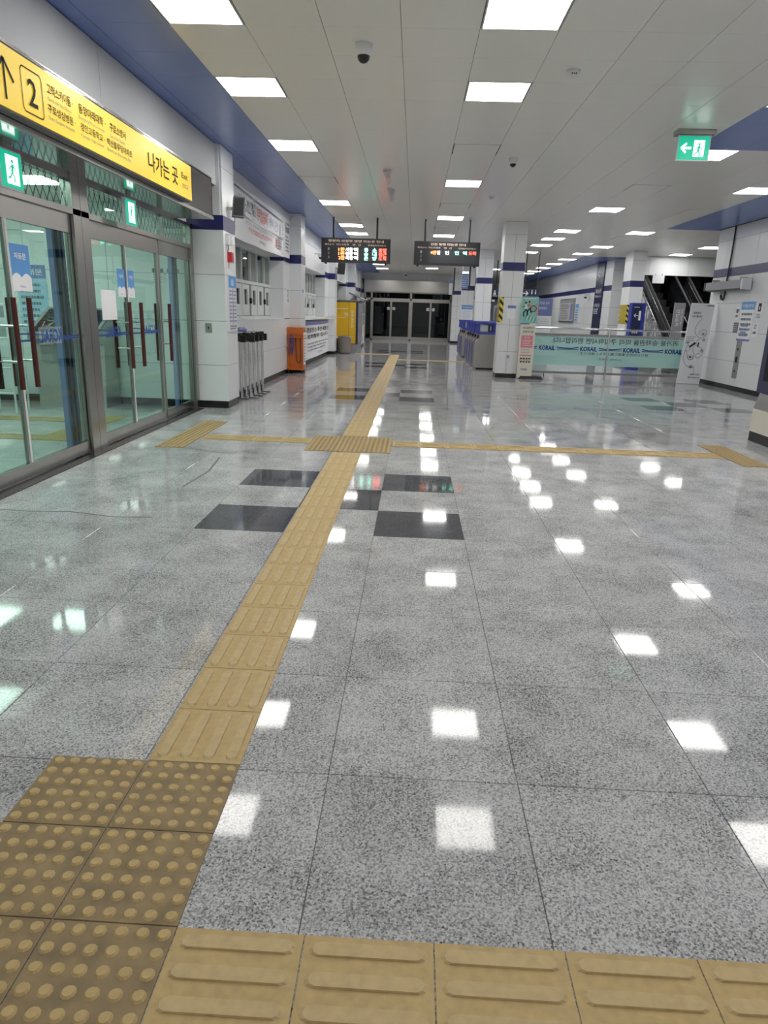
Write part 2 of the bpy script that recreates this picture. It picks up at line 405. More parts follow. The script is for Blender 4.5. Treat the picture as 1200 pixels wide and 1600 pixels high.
tac('yellow studded strip on the vestibule floor seen through the glass', [('dot', -4.9+T*i, 7.0+T*(i//1)*.0) for i in range(6)]+[('dot', -4.0, 7.3+T*j) for j in range(5)]+[('dot', -5.3+T*i, 8.2) for i in range(4)])

# ------------------------------------------------------------------ ceiling
CX0, CS, CY0, CT = -.1918, .593, 5.981, .6014
lights = {-3: [-14, -6, -1, 2, 6, 14, 20, 23, 28, 33, 38, 43, 48], 1: [-14, -6, -1, 2, 10, 17, 23, 27, 31, 36, 41, 46],  # leading entries behind the camera are unseen fixtures added for more diffuse light
          6: [-14, -6, -1, 2, 6, 14, 20, 23, 26, 30, 45], 9: [-12, -5, -2, 1, 10, 20, 26, 30, 34, 38, 42, 46, 49], 14: [25, 29, 21]}  # right wall row's leading entries are added out of view to brighten that side
blanks = {-3: [10, 17], 1: [6, 14, 20], 6: [10], 9: [14, 22]}
def cell(kx, k): return CX0+kx*CS, CY0+k*CT
def isblue(kx, k): return kx <= -4 or (kx >= 6 and k < 6) or (kx >= 10 and k < 19) or (kx >= 10 and kx <= 12 and k >= 32)
cm = MB().box(W, -3.4, 10.4, -4.2, 46.5, CZ+.006, CZ+.1, 'ceil_joint'); ceiling = struct('ceiling', cm)
cl = []
for kx in range(-5, 18):
    for k in range(-17, 68):
        x0, y0 = cell(kx, k); cy = y0+CT/2; cx = x0+CS/2
        if kx >= 12 and k < 19: continue
        if kx < 4 and k > 54: continue
        if k in lights.get(kx, ()): continue
        vis = cy > 4.9 and -.65*cy-.3 < cx < .6*cy+.5
        cl.append((math.hypot(cx, cy)+(0 if vis else 100), kx, k, x0, y0))
cl.sort()
DN = Frame((0, 0, CZ), (1, 0, 0), (0, -1, 0))   # faces down, u=x, v=-y
cmz = {}
for mname in ('ceil', 'blue'):
    o = MB().tile(Frame((0, 0, CZ), (1, 0, 0), (0, -1, 0)), .002, CS-.002, -CT+.0012, -.0012, -.006, 0, mname, .0012).build('panel', ceiling); cmz[mname] = o.data; bpy.data.objects.remove(o)
rest = MB()
for n, (d, kx, k, x0, y0) in enumerate(cl):
    mname = 'blue' if isblue(kx, k) else 'ceil'
    if k in blanks.get(kx, ()):
        MB().tile(DN, x0+.012, x0+CS-.012, -y0-CT+.012, -y0-.012, -.006, .004, 'ceil', .004).build('access_panel', ceiling)
    elif n < 299:
        o = bpy.data.objects.new('panel', cmz[mname]); C.objects.link(o); o.parent = ceiling; o.location = (x0, y0, 0)
        if mname == 'blue': o['label'] = 'blue ceiling panel'
    else: rest.tile(DN, x0+.002, x0+CS-.002, -y0-CT+.0012, -y0-.0012, -.006, 0, mname, .0012)
r = rest.build('panel', ceiling); r['kind'] = 'stuff'
ordn = ['nearest', 'second', 'third', 'fourth', 'fifth', 'sixth', 'seventh', 'eighth', 'ninth', 'tenth', 'eleventh', 'twelfth', 'thirteenth', 'fourteenth']
cname = {-3: 'row along the left blue soffit', 1: 'row over the second display board', 6: 'row right of the hall pillars', 9: 'row towards the right wall', 14: 'short row before the escalators'}
proto = None
for kx, ks in lights.items():
    front = sorted(k for k in ks if cell(kx, k)[1] > 4.6 or kx == 14)
    for k in ks:
        x0, y0 = cell(kx, k); loc = (x0+CS/2, y0+CT/2, CZ)
        lab = ('square white ceiling light, %s in the %s' % (ordn[front.index(k)], cname[kx])) if k in front else 'ceiling light behind the camera, %s back, %s' % (ordn[len([q for q in ks if k < q and q not in front])], cname[kx])
        if proto is None:
            t = thing('ceiling_light', lab, 'ceiling light', loc, 'recessed ceiling lights'); o_ = Frame(loc, (1, 0, 0), (0, -1, 0))
            fr = MB()
            for a in ((-.29, .29, -.297, -.284), (-.29, .29, .284, .297), (-.29, -.277, -.284, .284), (.277, .29, -.284, .284)): fr.box(o_, *a, -.005, .003, 'light_frame')
            fr.build('frame', t); B(t, 'diffuser', o_, -.277, .277, -.284, .284, -.004, 0, 'light'); proto = t
        else: clone(proto, loc, lab)

# ------------------------------------------------------------------ cladding builders
def pillar(x0, x1, y0, y1, sides, split=True, top=CZ):
    b = MB().box(W, x0, x1, y0, y1, 0, top+.002, 'panel_joint'); p = struct('pillar', b); d = .012
    F = {'f': (FF(y0), x0, x1), 'r': (LF(x1), y0, y1), 'l': (RF(x0), -y1, -y0)}
    for s in sides:
        fr, a, c = F[s]
        us = [a-d, (a+c)/2, c+d] if (split and s == 'f') else [a-d, c+d]
        panels(p, fr, us, LOW); panels(p, fr, us, [2.6, 3.2]); panels(p, fr, [a-d, c+d], [3.2, top-.001])
        B(p, 'band', fr, a-d, c+d, 2.42, 2.6, 0, d+.002, 'band', 'navy blue band')
        B(p, 'plinth', fr, a-.004, c+.004, 0, .1, 0, .006, 'plinth')
    return p
def wallface(p, fr, u0, u1, v0=0, v1=CZ, step=1.2, band=True, plinth=True, n=0.0, vj=None):
    us = frange(u0, u1, step)
    lo = [z for z in LOW if v0 < z < v1]
    if v0 < 2.42 <= v1: panels(p, fr, us, sorted(set(([max(v0, .1)] if v0 < .1 else [v0])+lo+[2.42])), n0=n)
    elif v1 < 2.42: panels(p, fr, us, sorted(set([max(v0, .1)]+lo+[v1])), n0=n)
    if v1 > 2.6:
        if v0 <= 2.44 and band: B(p, 'band', fr, u0, u1, 2.42, 2.6, n, n+.014, 'band', 'navy blue band'); panels(p, fr, us, [2.6, 3.2, v1-.002], n0=n)
        else: panels(p, fr, us, [max(v0, 2.42), 3.1, v1-.002], n0=n)
    if plinth and v0 <= 0: B(p, 'plinth', fr, u0, u1, 0, .1, n, n+.008, 'plinth')

# left pillars
P1 = pillar(-3.14, -2.66, 9.9, 10.5, 'fr', False)
P2 = pillar(-3.2, -2.64, 16.4, 17.0, 'fr', False)
P3 = pillar(-3.2, -2.69, 23.7, 24.3, 'fr', False)
P4 = pillar(-3.2, -2.63, 30.5, 31.1, 'fr', False)
P5 = pillar(-3.2, -2.9, 37.0, 38.7, 'fr', False)
# right pillars
R1 = pillar(1.98, 2.46, 16.75, 17.25, 'flr')
R2 = pillar(1.98, 2.46, 23.6, 24.1, 'flr')
R3 = pillar(1.94, 2.44, 30.3, 30.8, 'fl')
R4 = pillar(1.9, 2.4, 37.0, 37.5, 'fl')
RP = pillar(6.66, 7.05, 22.75, 23.55, 'fl', False)

# left wall: three bays with recessed windows
def bay(y0, y1, rec_end, win, name):
    b = MB()
    b.box(W, -3.35, -2.9, y0, y1, 0, 1.22, 'panel_joint'); b.box(W, -3.35, -2.9, y0, y1, 2.5, CZ+.002, 'panel_joint')
    b.box(W, -3.35, -2.9, rec_end, y1, 1.22, 2.5, 'panel_joint'); b.box(W, -4.4, -4.3, y0, y1, .9, 2.8, 'dark'); b.box(W, -4.35, -3.35, y0-.05, y0, .9, 2.8, 'dark'); b.box(W, -4.35, -3.35, y1, y1+.05, .9, 2.8, 'dark')
    b.box(W, -4.35, -3.3, y0, y1, 2.7, 2.75, 'dark'); b.box(W, -4.35, -3.3, y0, y1, .9, .95, 'dark')
    o = struct('wall_left', b); L_ = LF(-2.9)
    panels(o, L_, frange(y0, y1, 1.7), [.1, .61, 1.21]); B(o, 'plinth', L_, y0, y1, 0, .1, 0, .008, 'plinth')
    panels(o, L_, frange(y0, y1, 1.7), [2.5, 3.1, CZ-.002])
    panels(o, L_, [rec_end, y1], [1.22, 1.84, 2.42]); B(o, 'band', L_, rec_end, y1, 2.42, 2.6, 0, .014, 'band', 'navy blue band')
    # recess end wall (faces the camera) and soffit
    E_ = FF(rec_end); panels(o, E_, [-3.22, -2.89], [1.22, 1.84, 2.42]); B(o, 'band', E_, -3.22, -2.888, 2.42, 2.5, 0, .014, 'band', 'navy blue band')
    B(o, 'sill', LF(-3.22), y0, rec_end, 1.2, 1.225, 0, .34, 'panel'); B(o, 'soffit', LF(-3.22), y0, rec_end, 2.49, 2.503, 0, .33, 'panel')
    return o
WL1 = bay(10.5, 16.4, 15.6, 1, 'a'); WL2 = bay(17.0, 23.7, 22.7, 2, 'b'); WL3 = bay(24.3, 30.5, 29.6, 3, 'c')
def window(name, ya, yb, mod, opening=True):
    fr = LF(-3.2); t = MB(); 
    t.box(fr, ya, yb, 1.225, 1.27, -.06, .02, 'white_frame'); t.box(fr, ya, yb, 2.45, 2.5, -.06, .02, 'white_frame'); t.box(fr, ya, yb, 1.85, 1.91, -.06, .03, 'white_frame')
    n = max(1, round((yb-ya)/mod)); ys = [ya+(yb-ya)*i/n for i in range(n+1)]
    for y in ys: t.box(fr, y-.02, y+.02, 1.27, 2.45, -.055, .025, 'white_frame')
    o = struct(name, t)
    for a, c in zip(ys, ys[1:]):
        mid = a+(c-a)*.58
        B(o, 'pane', fr, a+.02, mid-.015, 1.91, 2.45, -.03, -.022, 'glass_clear'); B(o, 'pane', fr, mid+.015, c-.02, 1.91, 2.45, -.02, -.012, 'greyblind', 'grey blinded pane')
        B(o, 'mullion', fr, mid-.015, mid+.015, 1.91, 2.45, -.03, .015, 'white_frame')
        # sliding sashes below
        for q, (s0, s1) in enumerate(((a+.03, a+(c-a)*.44), (a+(c-a)*.56, c-.03))):
            sb = MB(); z0, z1 = 1.28, 1.84
            sb.box(fr, s0, s1, z0, z0+.2, -.03, .02, 'white_frame'); sb.box(fr, s0, s1, z1-.09, z1, -.03, .02, 'white_frame')
            wd = (s1-s0)*.27; sb.box(fr, s0, s0+wd, z0+.2, z1-.09, -.03, .02, 'white_frame'); sb.box(fr, s1-wd, s1, z0+.2, z1-.09, -.03, .02, 'white_frame')
            s_ = sb.build('sash', o); B(s_, 'pane', fr, s0+wd, s1-wd, z0+.2, z1-.09, -.01, -.004, 'glass_dark')
        hb = MB(); cm_ = (a+c)/2; hb.box(fr, cm_-.03, cm_+.03, 1.5, 1.6, -.02, .05, 'black'); hb.box(fr, cm_-.07, cm_+.07, 1.545, 1.565, .03, .05, 'black'); hb.build('latch', o)
    return o
window('window_1', 10.52, 15.58, 1.26); window('window_2', 17.02, 22.68, 1.13); window('window_3', 24.32, 29.58, 1.3)
# last stretch of the left wall and the end wall
b = MB().box(W, -3.35, -2.95, 31.1, 37.0, 0, CZ, 'panel_joint'); o = struct('wall_left', b); wallface(o, LF(-2.95), 31.1, 37.0)
b = MB().box(W, -3.35, 2.3, 38.7, 38.95, 2.95, CZ+.01, 'panel_joint').box(W, -3.35, -2.8, 38.7, 38.95, 0, 3, 'panel_joint').box(W, 1.95, 2.3, 38.7, 38.95, 0, 3, 'panel_joint')
WB = struct('wall_back', b); panels(WB, FF(38.7), frange(-2.95, 2.3, 1.75), [2.95, CZ-.002]); wallface(WB, FF(38.7), 1.95, 2.3, 0, 2.95, plinth=True); wallface(WB, FF(38.7), -3.0, -2.8, 0, 2.95)
# right hall walls
b = MB().box(W, 6.95, 7.3, 25.9, 46.5, 0, CZ+.01, 'panel_joint'); WR2 = struct('wall_right', b); wallface(WR2, RF(6.95), -46.4, -25.9, step=1.9)
b = MB().box(W, 6.95, 10.4, 25.9, 26.1, 0, CZ, 'panel_joint'); o = struct('wall_back', b); wallface(o, FF(25.9), 6.94, 7.9, step=.5, band=False)
b = MB().box(W, 2.1, 7.0, 46.2, 46.5, 0, CZ+.01, 'panel_joint'); o = struct('wall_back', b); wallface(o, FF(46.2), 2.1, 6.95)
b = MB().box(W, 2.1, 2.3, 38.95, 46.2, 0, CZ+.01, 'panel_joint'); o = struct('wall_left', b); wallface(o, LF(2.3), 38.95, 46.2)
# near right wall block with the posters
b = MB().box(W, 7.0, 10.4, -4.2, 17.35, 0, CZ+.01, 'panel_joint'); WR = struct('wall_right', b)
us = [-17.36, -16.85, -15.35, -13.85, -12.35, -10.85, -9.35, -7.85, -6.35, -4.85, -3.35, -1.5, 1, 4.2]
panels(WR, RF(7.0), us, LOW); panels(WR, RF(7.0), us, [2.6, 3.2, CZ-.002]); B(WR, 'band', RF(7.0), -17.36, 4.2, 2.42, 2.6, 0, .014, 'band', 'navy blue band'); B(WR, 'plinth', RF(7.0), -17.36, 4.2, 0, .1, 0, .008, 'plinth')
b = MB().box(W, 10.25, 10.4, 17.3, 30, 0, CZ+.01, 'panel_joint'); o = struct('wall_right', b); wallface(o, RF(10.25), -24.5, -17.35)
# header above the escalators
b = MB().box(W, 7.05, 10.4, 24.5, 24.75, 2.88, CZ+.01, 'panel_joint'); o = struct('wall_header', b); panels(o, FF(24.5), [7.05, 7.72, 9.0, 10.3], [2.88, CZ-.002])
# wall behind the camera
b = MB().box(W, -3.4, 7.0, -4.2, -4.05, 0, CZ, 'panel'); struct('wall_behind', b)
# left wall near the camera, bulkhead over the entrance
b = MB().box(W, -3.3, -3.12, -4.2, 2.6, 0, CZ, 'panel'); struct('wall_left', b)
b = MB().box(W, -3.3, -2.73, -4.2, 9.9, 2.96, CZ+.004, 'panel_joint'); o = struct('wall_left', b); panels(o, LF(-2.73), [-4.2, 0, 3, 6.4, 9.886], [2.6+.36, CZ-.003], 'panel_matt')

# ------------------------------------------------------------------ entrance: steel soffit box, glass doors, vestibule
ent = MB()
ent.box(W, -3.14, -2.62, -2, 9.3, 2.48, 2.5, 'steel_dark'); ent.box(W, -2.66, -2.62, -2, 9.3, 2.5, 2.95, 'steel_dark'); ent.box(W, -3.14, -2.62, 9.28, 9.3, 2.5, 2.95, 'steel')
ent.box(W, -2.74, -2.62, -2, 9.3, 2.94, 2.965, 'steel'); ent.box(W, -2.635, -2.61, -2, 9.305, 2.475, 2.51, 'steel')
e = struct('trim_1', ent); e['label'] = 'dark steel soffit box above the glass doors'
B(e, 'corner_panel', FF(9.86), -3.14, -2.67, 2.6, CZ-.004, 0, .02, 'panel'); 
# the door screen, plane x=-3.12
D = LF(-3.12)
def vbar(b, y0, y1, z0, z1, n0=-.05, n1=.05, m='steel'): b.box(D, y0, y1, z0, z1, n0, n1, m)
d1 = MB()
for a, c, z in ((6.45, 6.60, 2.48), (6.605, 6.76, 2.48), (9.77, 9.87, 2.48), (2.6, 2.75, 2.48), (4.28, 4.4, 2.48)): vbar(d1, a, c, 0, z)
vbar(d1, 2.75, 9.77, 2.16, 2.21, -.05, .05); vbar(d1, 2.75, 9.77, 2.445, 2.48, -.04, .04); vbar(d1, 8.78, 8.81, 2.2, 2.45, -.03, .03); vbar(d1, 2.75, 9.77, -.0, .006, -.08, .14, 'plinth')
fr_ = struct('door_1', d1); fr_['label'] = 'stainless steel frame of the glass entrance doors'
for a, c in ((2.75, 4.28), (4.4, 6.45), (6.76, 8.78), (8.81, 9.77)):
    tb = B(fr_, 'transom_pane', D, a, c, 2.21, 2.445, -.012, -.004, 'glass')
    lat = MB(); p = .12; h = .235; u = a-h
    while u < c:
        for sgn in (1, -1):
            q0, q1 = (u, 2.21), (u+h*.62, 2.445)
            if sgn < 0: q0, q1 = (u+h*.62, 2.21), (u, 2.445)
            def cut(q, w_):  # clip to the opening
                (x0, z0), (x1, z1) = q, w_
                if x0 == x1: return q, w_
                def at(x): return z0+(z1-z0)*(x-x0)/(x1-x0)
                if x0 < a: z0_, x0_ = at(a), a
                elif x0 > c: z0_, x0_ = at(c), c
                else: z0_, x0_ = z0, x0
                if x1 < a: z1_, x1_ = at(a), a
                elif x1 > c: z1_, x1_ = at(c), c
                else: z1_, x1_ = z1, x1
                return (x0_, z0_), (x1_, z1_)
            if max(q0[0], q1[0]) > a and min(q0[0], q1[0]) < c:
                q0, q1 = cut(q0, q1); lat.curve(D, [q0, q1], .012, 'lattice', -.03)
        u += p*.92
    l_ = lat.build('lattice', fr_, 'dark diamond lattice behind the pane'); l_['kind'] = 'stuff'
def leaf(y0, y1, hy, sgn, n=-.0, pocket=None):
    b = MB(); b.box(D, y0, y1, .02, .13, n-.02, n+.02, 'steel'); b.box(D, y0, y1, 2.0, 2.16, n-.02, n+.02, 'steel')
    st = .028; b.box(D, y0, y0+st, .13, 2.0, n-.015, n+.015, 'white_frame' if sgn < 0 else 'steel'); b.box(D, y1-st, y1, .13, 2.0, n-.015, n+.015, 'steel')
    o = b.build('door_leaf', fr_); B(o, 'pane', D, y0+st, y1-st, .13, 2.0, n-.006, n+.002, 'glass')
    if hy:
        for q in (.085, -.085):
            hb = MB(); hb.cyl(D.p(hy, .74, q), D.p(hy, 1.43, q), .021, 'mahogany', 12)
            for z in (.95, 1.22): hb.cyl(D.p(hy, z, 0), D.p(hy, z, q), .01, 'chrome', 8)
            hb.build('handle', o, 'dark red wooden bar handle')
    return o
leaf(4.42, 5.40, 5.28, 1); lr = leaf(5.40, 6.44, 5.5, -1); l3 = leaf(6.77, 7.62, 7.47, 1); l4 = leaf(7.62, 8.56, 7.79, -1); l5 = leaf(8.62, 9.76, 8.70, 1); leaf(2.76, 4.27, None, 1)
# frosted strip with lettering across the panes (reads from outside, so mirrored here)
def strip(parent, a, c, words):
    mb = MB()
    mb.curve(D, [(a, 1.155), (a+(c-a)*.25, 1.15), (c-(c-a)*.3, 1.115), (c, 1.12)], .012, 'inkblue', .006); mb.curve(D, [(a, 1.10), (c, 1.10)], .016, 'inkblue', .006)
    for w0, w1 in words[:1 if c < 6.5 else 0]: mb.add([D.p(w0-.01, 1.06, .0065), D.p(w1+.01, 1.06, .0065), D.p(w1+.01, 1.20, .0065), D.p(w0-.01, 1.20, .0065)], [(0, 1, 2, 3)], 'frost')
    for w0, w1 in words: mb.text(D, 'KORAIL', w0, w1, 1.075, 1.185, 'inkblue', .008, .02, mirror=True)
    mb.build('lettering', parent, 'mirrored blue lettering on a wavy line')
strip(lr, 5.43, 6.41, [(5.75, 6.12)]); strip(l3, 6.8, 7.6, [(7.02, 7.38)]); strip(l4, 7.65, 8.53, [(7.98, 8.4)])
def poster(parent, name, fr, u0, u1, v0, v1, base='paper', head=None, hh=.2, lines=6, n0=.004, headm='skyblue', foot=None, title=None, ink='ink_soft', n1=None):
    n1 = n1 or n0+.004
    o = B(parent, name, fr, u0, u1, v0, v1, n0, n1, base); b = MB(); W_ = u1-u0; H_ = v1-v0
    if head: b.box(fr, u0, u1, v1-H_*hh, v1, n1, n1+.001, headm)
    if title: b.text(fr, title, u0+W_*.1, u1-W_*.1, v1-H_*hh*.75, v1-H_*hh*.3, 'paper', n1+.002, .01)
    if lines: b.lines(fr, u0+W_*.1, u1-W_*.1, v0+H_*.1, v1-H_*(hh+.05), lines, ink, n1+.001)
    if b.v: b.build('print', o)
    return o
def blueposter(par, u0, u1, v0, v1):
    o = B(par, 'poster', D, u0, u1, v0, v1, .004, .006, 'skyblue'); b = MB(); w_ = u1-u0; h = v1-v0
    n = 8; pts = [(u0, v0)]+[(u0+w_*i/n, v0+h*(.30+.09*abs(math.sin(PI*i/n*2)))) for i in range(n+1)]+[(u1, v0)]
    b.prism(D, pts[::-1] if False else pts, .006, .0065, 'paper'); b.text(D, '자동문', u0+w_*.2, u1-w_*.2, v0+h*.68, v0+h*.82, 'paper', .008, .02); b.text(D, 'KORAIL', u0+w_*.35, u1-w_*.35, v0+h*.08, v0+h*.12, 'inkblue', .008); b.build('print', o)
blueposter(lr, 5.44, 5.72, 1.48, 1.83); blueposter(l3, 7.4, 7.59, 1.48, 1.76); blueposter(l4, 7.66, 7.84, 1.48, 1.76)
o = bpy.data.objects; B(l3, 'notice', D, 6.98, 7.33, 1.25, 1.54, .004, .006, 'paper', 'blank white sheet taped to the glass')
# vestibule
b = MB(); b.box(W, -6.8, -3.14, 9.95, 10.2, 0, 2.75, 'panel_joint'); b.box(W, -6.8, -6.65, 1.9, 10.1, 0, 2.75, 'panel_joint'); b.box(W, -6.8, -3.16, 1.8, 1.95, 0, 2.75, 'panel')
V_ = struct('wall_vestibule', b); panels(V_, FF(9.95), frange(-6.65, -3.15, 1.2), [.1, .61, 1.22, 1.84, 2.35]); panels(V_, FF(9.95), frange(-6.65, -3.15, 1.2), [2.35, 2.74]); B(V_, 'plinth', FF(9.95), -6.65, -3.15, 0, .1, 0, .008, 'plinth')
panels(V_, LF(-6.65), frange(2, 9.9, 1.3), [.1, .61, 1.22, 1.84, 2.74])
b = MB().box(W, -6.8, -3.14, 1.8, 10.2, 2.74, 2.8, 'ceil'); struct('ceiling_vestibule', b)
for i, (x, y) in enumerate(((-4.45, 8.35), (-4.45, 6.3), (-5.6, 8.35), (-5.6, 4.5), (-3.9, 4.4), (-5.6, 6.3), (-4.6, 3.0))[:6]):  # later entries are extra lights added to brighten the vestibule
    t = thing('ceiling_light', 'square vestibule ceiling light beyond the glass, %s' % ('nearest the far end wall', 'above the left door pair', 'over the map desk', 'farthest left', 'nearest the glass', 'beside the leaflet rack', 'nearest the camera side')[i], 'ceiling light', (x, y, 2.74), 'vestibule ceiling lights')
    B(t, 'frame', W, x-.3, x+.3, y-.3, y+.3, 2.735, 2.74, 'light_frame'); B(t, 'diffuser', W, x-.28, x+.28, y-.28, y+.28, 2.731, 2.7345, 'light')
# braille map desk
t = thing('map_desk', 'grey steel map desk with sloped dark map seen through the glass', 'map desk', (-4.75, 9.6, 0))
K = FF(9.35)
MB().prism(Frame((-5.2, 0, 0), (0, 1, 0)), [(9.42, 0), (9.9, 0), (9.9, 1.32), (9.28, .98), (9.28, .92), (9.5, .85)], 0, .95, 'steel_dull').build('body', t)
sl = Frame((-5.2, 9.27, .985), (1, 0, 0), (0, .62, .34)); top = B(t, 'map_plate', sl, .0, .95, .0, .72, 0, .012, 'grey'); mb = MB(); mb.box(sl, .05, .9, .05, .67, .012, .014, 'ink')
for i in range(16): mb.curve(sl, [(random.uniform(.1, .85), random.uniform(.1, .6)) for _ in range(2)], .008, 'print_w', .016)
mb.build('print', top)
sg = B(t, 'front_panel', FF(9.42), -5.1, -4.45, .62, .84, 0, .02, 'grey'); 
t = thing('poster_board', 'tall pale poster with blue head on the vestibule end wall', 'poster', (-5.2, 9.93, 1.5))
poster(t, 'sheet', FF(9.935), -5.62, -5.2, 1.0, 1.9, 'paleblue', True, .2, 7, title='안내문', headm='periwinkle')
t = thing('poster_board', 'small pale notice pair high on the vestibule end wall', 'poster', (-3.5, 9.93, 1.8))
poster(t, 'sheet', FF(9.935), -3.68, -3.52, 1.68, 1.9, 'paper', True, .25, 4, headm='ink_soft'); poster(t, 'sheet', FF(9.935), -3.47, -3.3, 1.68, 1.9, 'paper', True, .25, 4, headm='ink_soft')
t = thing('leaflet_rack', 'light metal tube leaflet rack behind the left glass door', 'rack', (-5.3, 8.9, 0))
mb = MB()
for x in (-5.55, -5.15):
    for y in (8.75, 9.05): mb.cyl((x, y, 0), (x, y, 1.38), .014, 'white', 8)
for z in (.25, .58, .95, 1.36):
    for y in (8.75, 9.05): mb.cyl((-5.55, y, z), (-5.15, y, z), .012, 'white', 8)
    for x in (-5.55, -5.15): mb.cyl((x, 8.75, z), (x, 9.05, z), .012, 'white', 8)
mb.build('frame', t); 
for z in (.96, 1.2): B(t, 'tray', FF(8.75), -5.55, -5.15, z, z+.14, -.2, 0, 'grey')
for i, (y0) in enumerate((6.40, 9.52)):  # added panels with dark bars, imitating reflection-like stripes in the door glass
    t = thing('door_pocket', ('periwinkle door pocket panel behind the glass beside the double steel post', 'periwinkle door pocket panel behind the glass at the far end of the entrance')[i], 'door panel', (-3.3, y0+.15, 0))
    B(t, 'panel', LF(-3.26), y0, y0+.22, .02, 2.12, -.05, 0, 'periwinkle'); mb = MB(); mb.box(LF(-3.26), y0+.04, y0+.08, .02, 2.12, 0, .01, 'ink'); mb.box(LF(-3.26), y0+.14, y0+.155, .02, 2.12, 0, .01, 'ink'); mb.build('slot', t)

# yellow way-out sign
t = thing('exit_direction_sign', 'long backlit yellow exit sign above the glass doors', 'sign', (-2.6, 6.3, 2.7))
SG = LF(-2.62)
B(t, 'housing', SG, 3.2, 8.17, 2.515, 2.89, 0, .09, 'steel_dark'); f = B(t, 'face', SG, 3.22, 8.16, 2.53, 2.875, .09, .096, 'sign_yellow'); tb = MB().cyl(SG.p(3.2, 2.905, .06), SG.p(8.17, 2.905, .06), .012, 'steel', 8).build('trim_rail', t)
SF = LF(-2.62+.096); mb = MB()
def key(u): return u
mb.curve(SF, [(4.57, 2.575), (4.57, 2.79)], .022, 'ink'); mb.curve(SF, [(4.47, 2.69), (4.57, 2.80), (4.67, 2.69)], .022, 'ink')
rr = [(4.76, 2.585), (4.76, 2.80), (4.78, 2.82), (4.99, 2.82), (5.01, 2.80), (5.01, 2.585), (4.99, 2.565), (4.78, 2.565), (4.76, 2.585)]
mb.curve(SF, rr, .008, 'ink'); mb.text(SF, '2', 4.83, 4.94, 2.61, 2.77, 'ink', .004, .01)
for u0, u1, ko, en in ((5.08, 5.44, '고척스카이돔 ·', 'Gocheok Sky Dome'), (5.53, 5.98, '동양미래대학 ·', 'Dongyang Mirae University'), (6.06, 6.38, '구로소방서', 'Guro Fire Station')):
    mb.text(SF, ko, u0, u1, 2.745, 2.81, 'ink', .004, .012); mb.text(SF, en, u0, u1-.03, 2.70, 2.728, 'ink_soft', .004)
for u0, u1, ko, en in ((5.07, 5.46, '구로성심병원 ·', 'Guro Sungsim Hospital'), (5.54, 5.95, '경인고등학교 ·', 'Kyungin High School'), (5.99, 6.50, '벽산블루밍아파트', 'Byeoksan Blooming Apt.')):
    mb.text(SF, ko, u0, u1, 2.63, 2.685, 'ink', .004, .012); mb.text(SF, en, u0, u1-.03, 2.585, 2.613, 'ink_soft', .004)
mb.text(SF, '나가는 곳', 6.88, 7.70, 2.61, 2.775, 'ink', .004, .012); mb.text(SF, 'Exit', 7.82, 8.02, 2.71, 2.765, 'ink', .004, .01); mb.text(SF, '出口', 7.84, 8.02, 2.62, 2.665, 'ink_soft', .004)
mb.build('lettering', f)
# green exit signs
def runner(mb, fr, u0, v0, w, h, m='exit_w', bgm='exit_g', n=.002):
    mb.disc(fr, u0+w*.52, v0+h*.86, h*.085, n, m, 10)
    P = lambda a, c: (u0+w*a, v0+h*c)
    mb.curve(fr, [P(.55, .76), P(.45, .45)], h*.15, m, n); mb.curve(fr, [P(.45, .45), P(.62, .28), P(.6, .05)], h*.08, m, n); mb.curve(fr, [P(.45, .45), P(.3, .25), P(.1, .18)], h*.08, m, n)
    mb.curve(fr, [P(.53, .7), P(.75, .6), P(.82, .45)], h*.06, m, n); mb.curve(fr, [P(.53, .7), P(.3, .62), P(.22, .45)], h*.06, m, n)
def exitsign(label, fr, u0, u1, v0, v1, arrow, loc, hang):
    t = thing('exit_sign', label, 'exit sign', loc)
    B(t, 'housing', fr, u0-.012, u1+.012, v0-.012, v1+.012, -.03, 0, 'white'); f = B(t, 'face', fr, u0, u1, v0, v1, 0, .003, 'exit_g'); mb = MB(); w_, h = u1-u0, v1-v0
    if arrow:
        mb.box(fr, u0+w_*.5, u0+w_*.85, v0+h*.14, v0+h*.84, .003, .0035, 'exit_w'); runner(mb, fr, u0+w_*.48, v0+h*.1, w_*.38, h*.66, 'exit_g', n=.005)
        mb.curve(fr, [(u0+w_*.1, v0+h*.5), (u0+w_*.42, v0+h*.5)], h*.1, 'exit_w', .005); mb.curve(fr, [(u0+w_*.26, v0+h*.7), (u0+w_*.1, v0+h*.5), (u0+w_*.26, v0+h*.3)], h*.09, 'exit_w', .005)
    else:
        mb.box(fr, u0+w_*.24, u0+w_*.84, v0+h*.1, v0+h*.9, .003, .0035, 'exit_w'); runner(mb, fr, u0+w_*.25, v0+h*.12, w_*.55, h*.72, 'exit_g', n=.005)
    mb.build('pictogram', f)
    for a in hang: MB().box(fr, *a, 'steel').build('bracket', t)
    return t
exitsign('green running man exit sign above the left door pair, cut by the frame', LF(-2.95), 5.17, 5.44, 2.19, 2.43, False, (-2.95, 5.3, 2.3), [(5.25, 5.36, 2.44, 2.48, -.03, -.01)])
exitsign('green running man exit sign above the middle of the glass doors', LF(-2.95), 7.34, 7.6, 2.19, 2.43, False, (-2.95, 7.47, 2.3), [(7.42, 7.52, 2.44, 2.48, -.03, -.01)])
exitsign('green exit sign with left arrow hanging from the ceiling at right', FF(8.7), 2.89, 3.23, 3.17, 3.41, True, (3.06, 8.7, 3.3), [(2.85, 3.27, 3.425, 3.472, -.1, .06)])

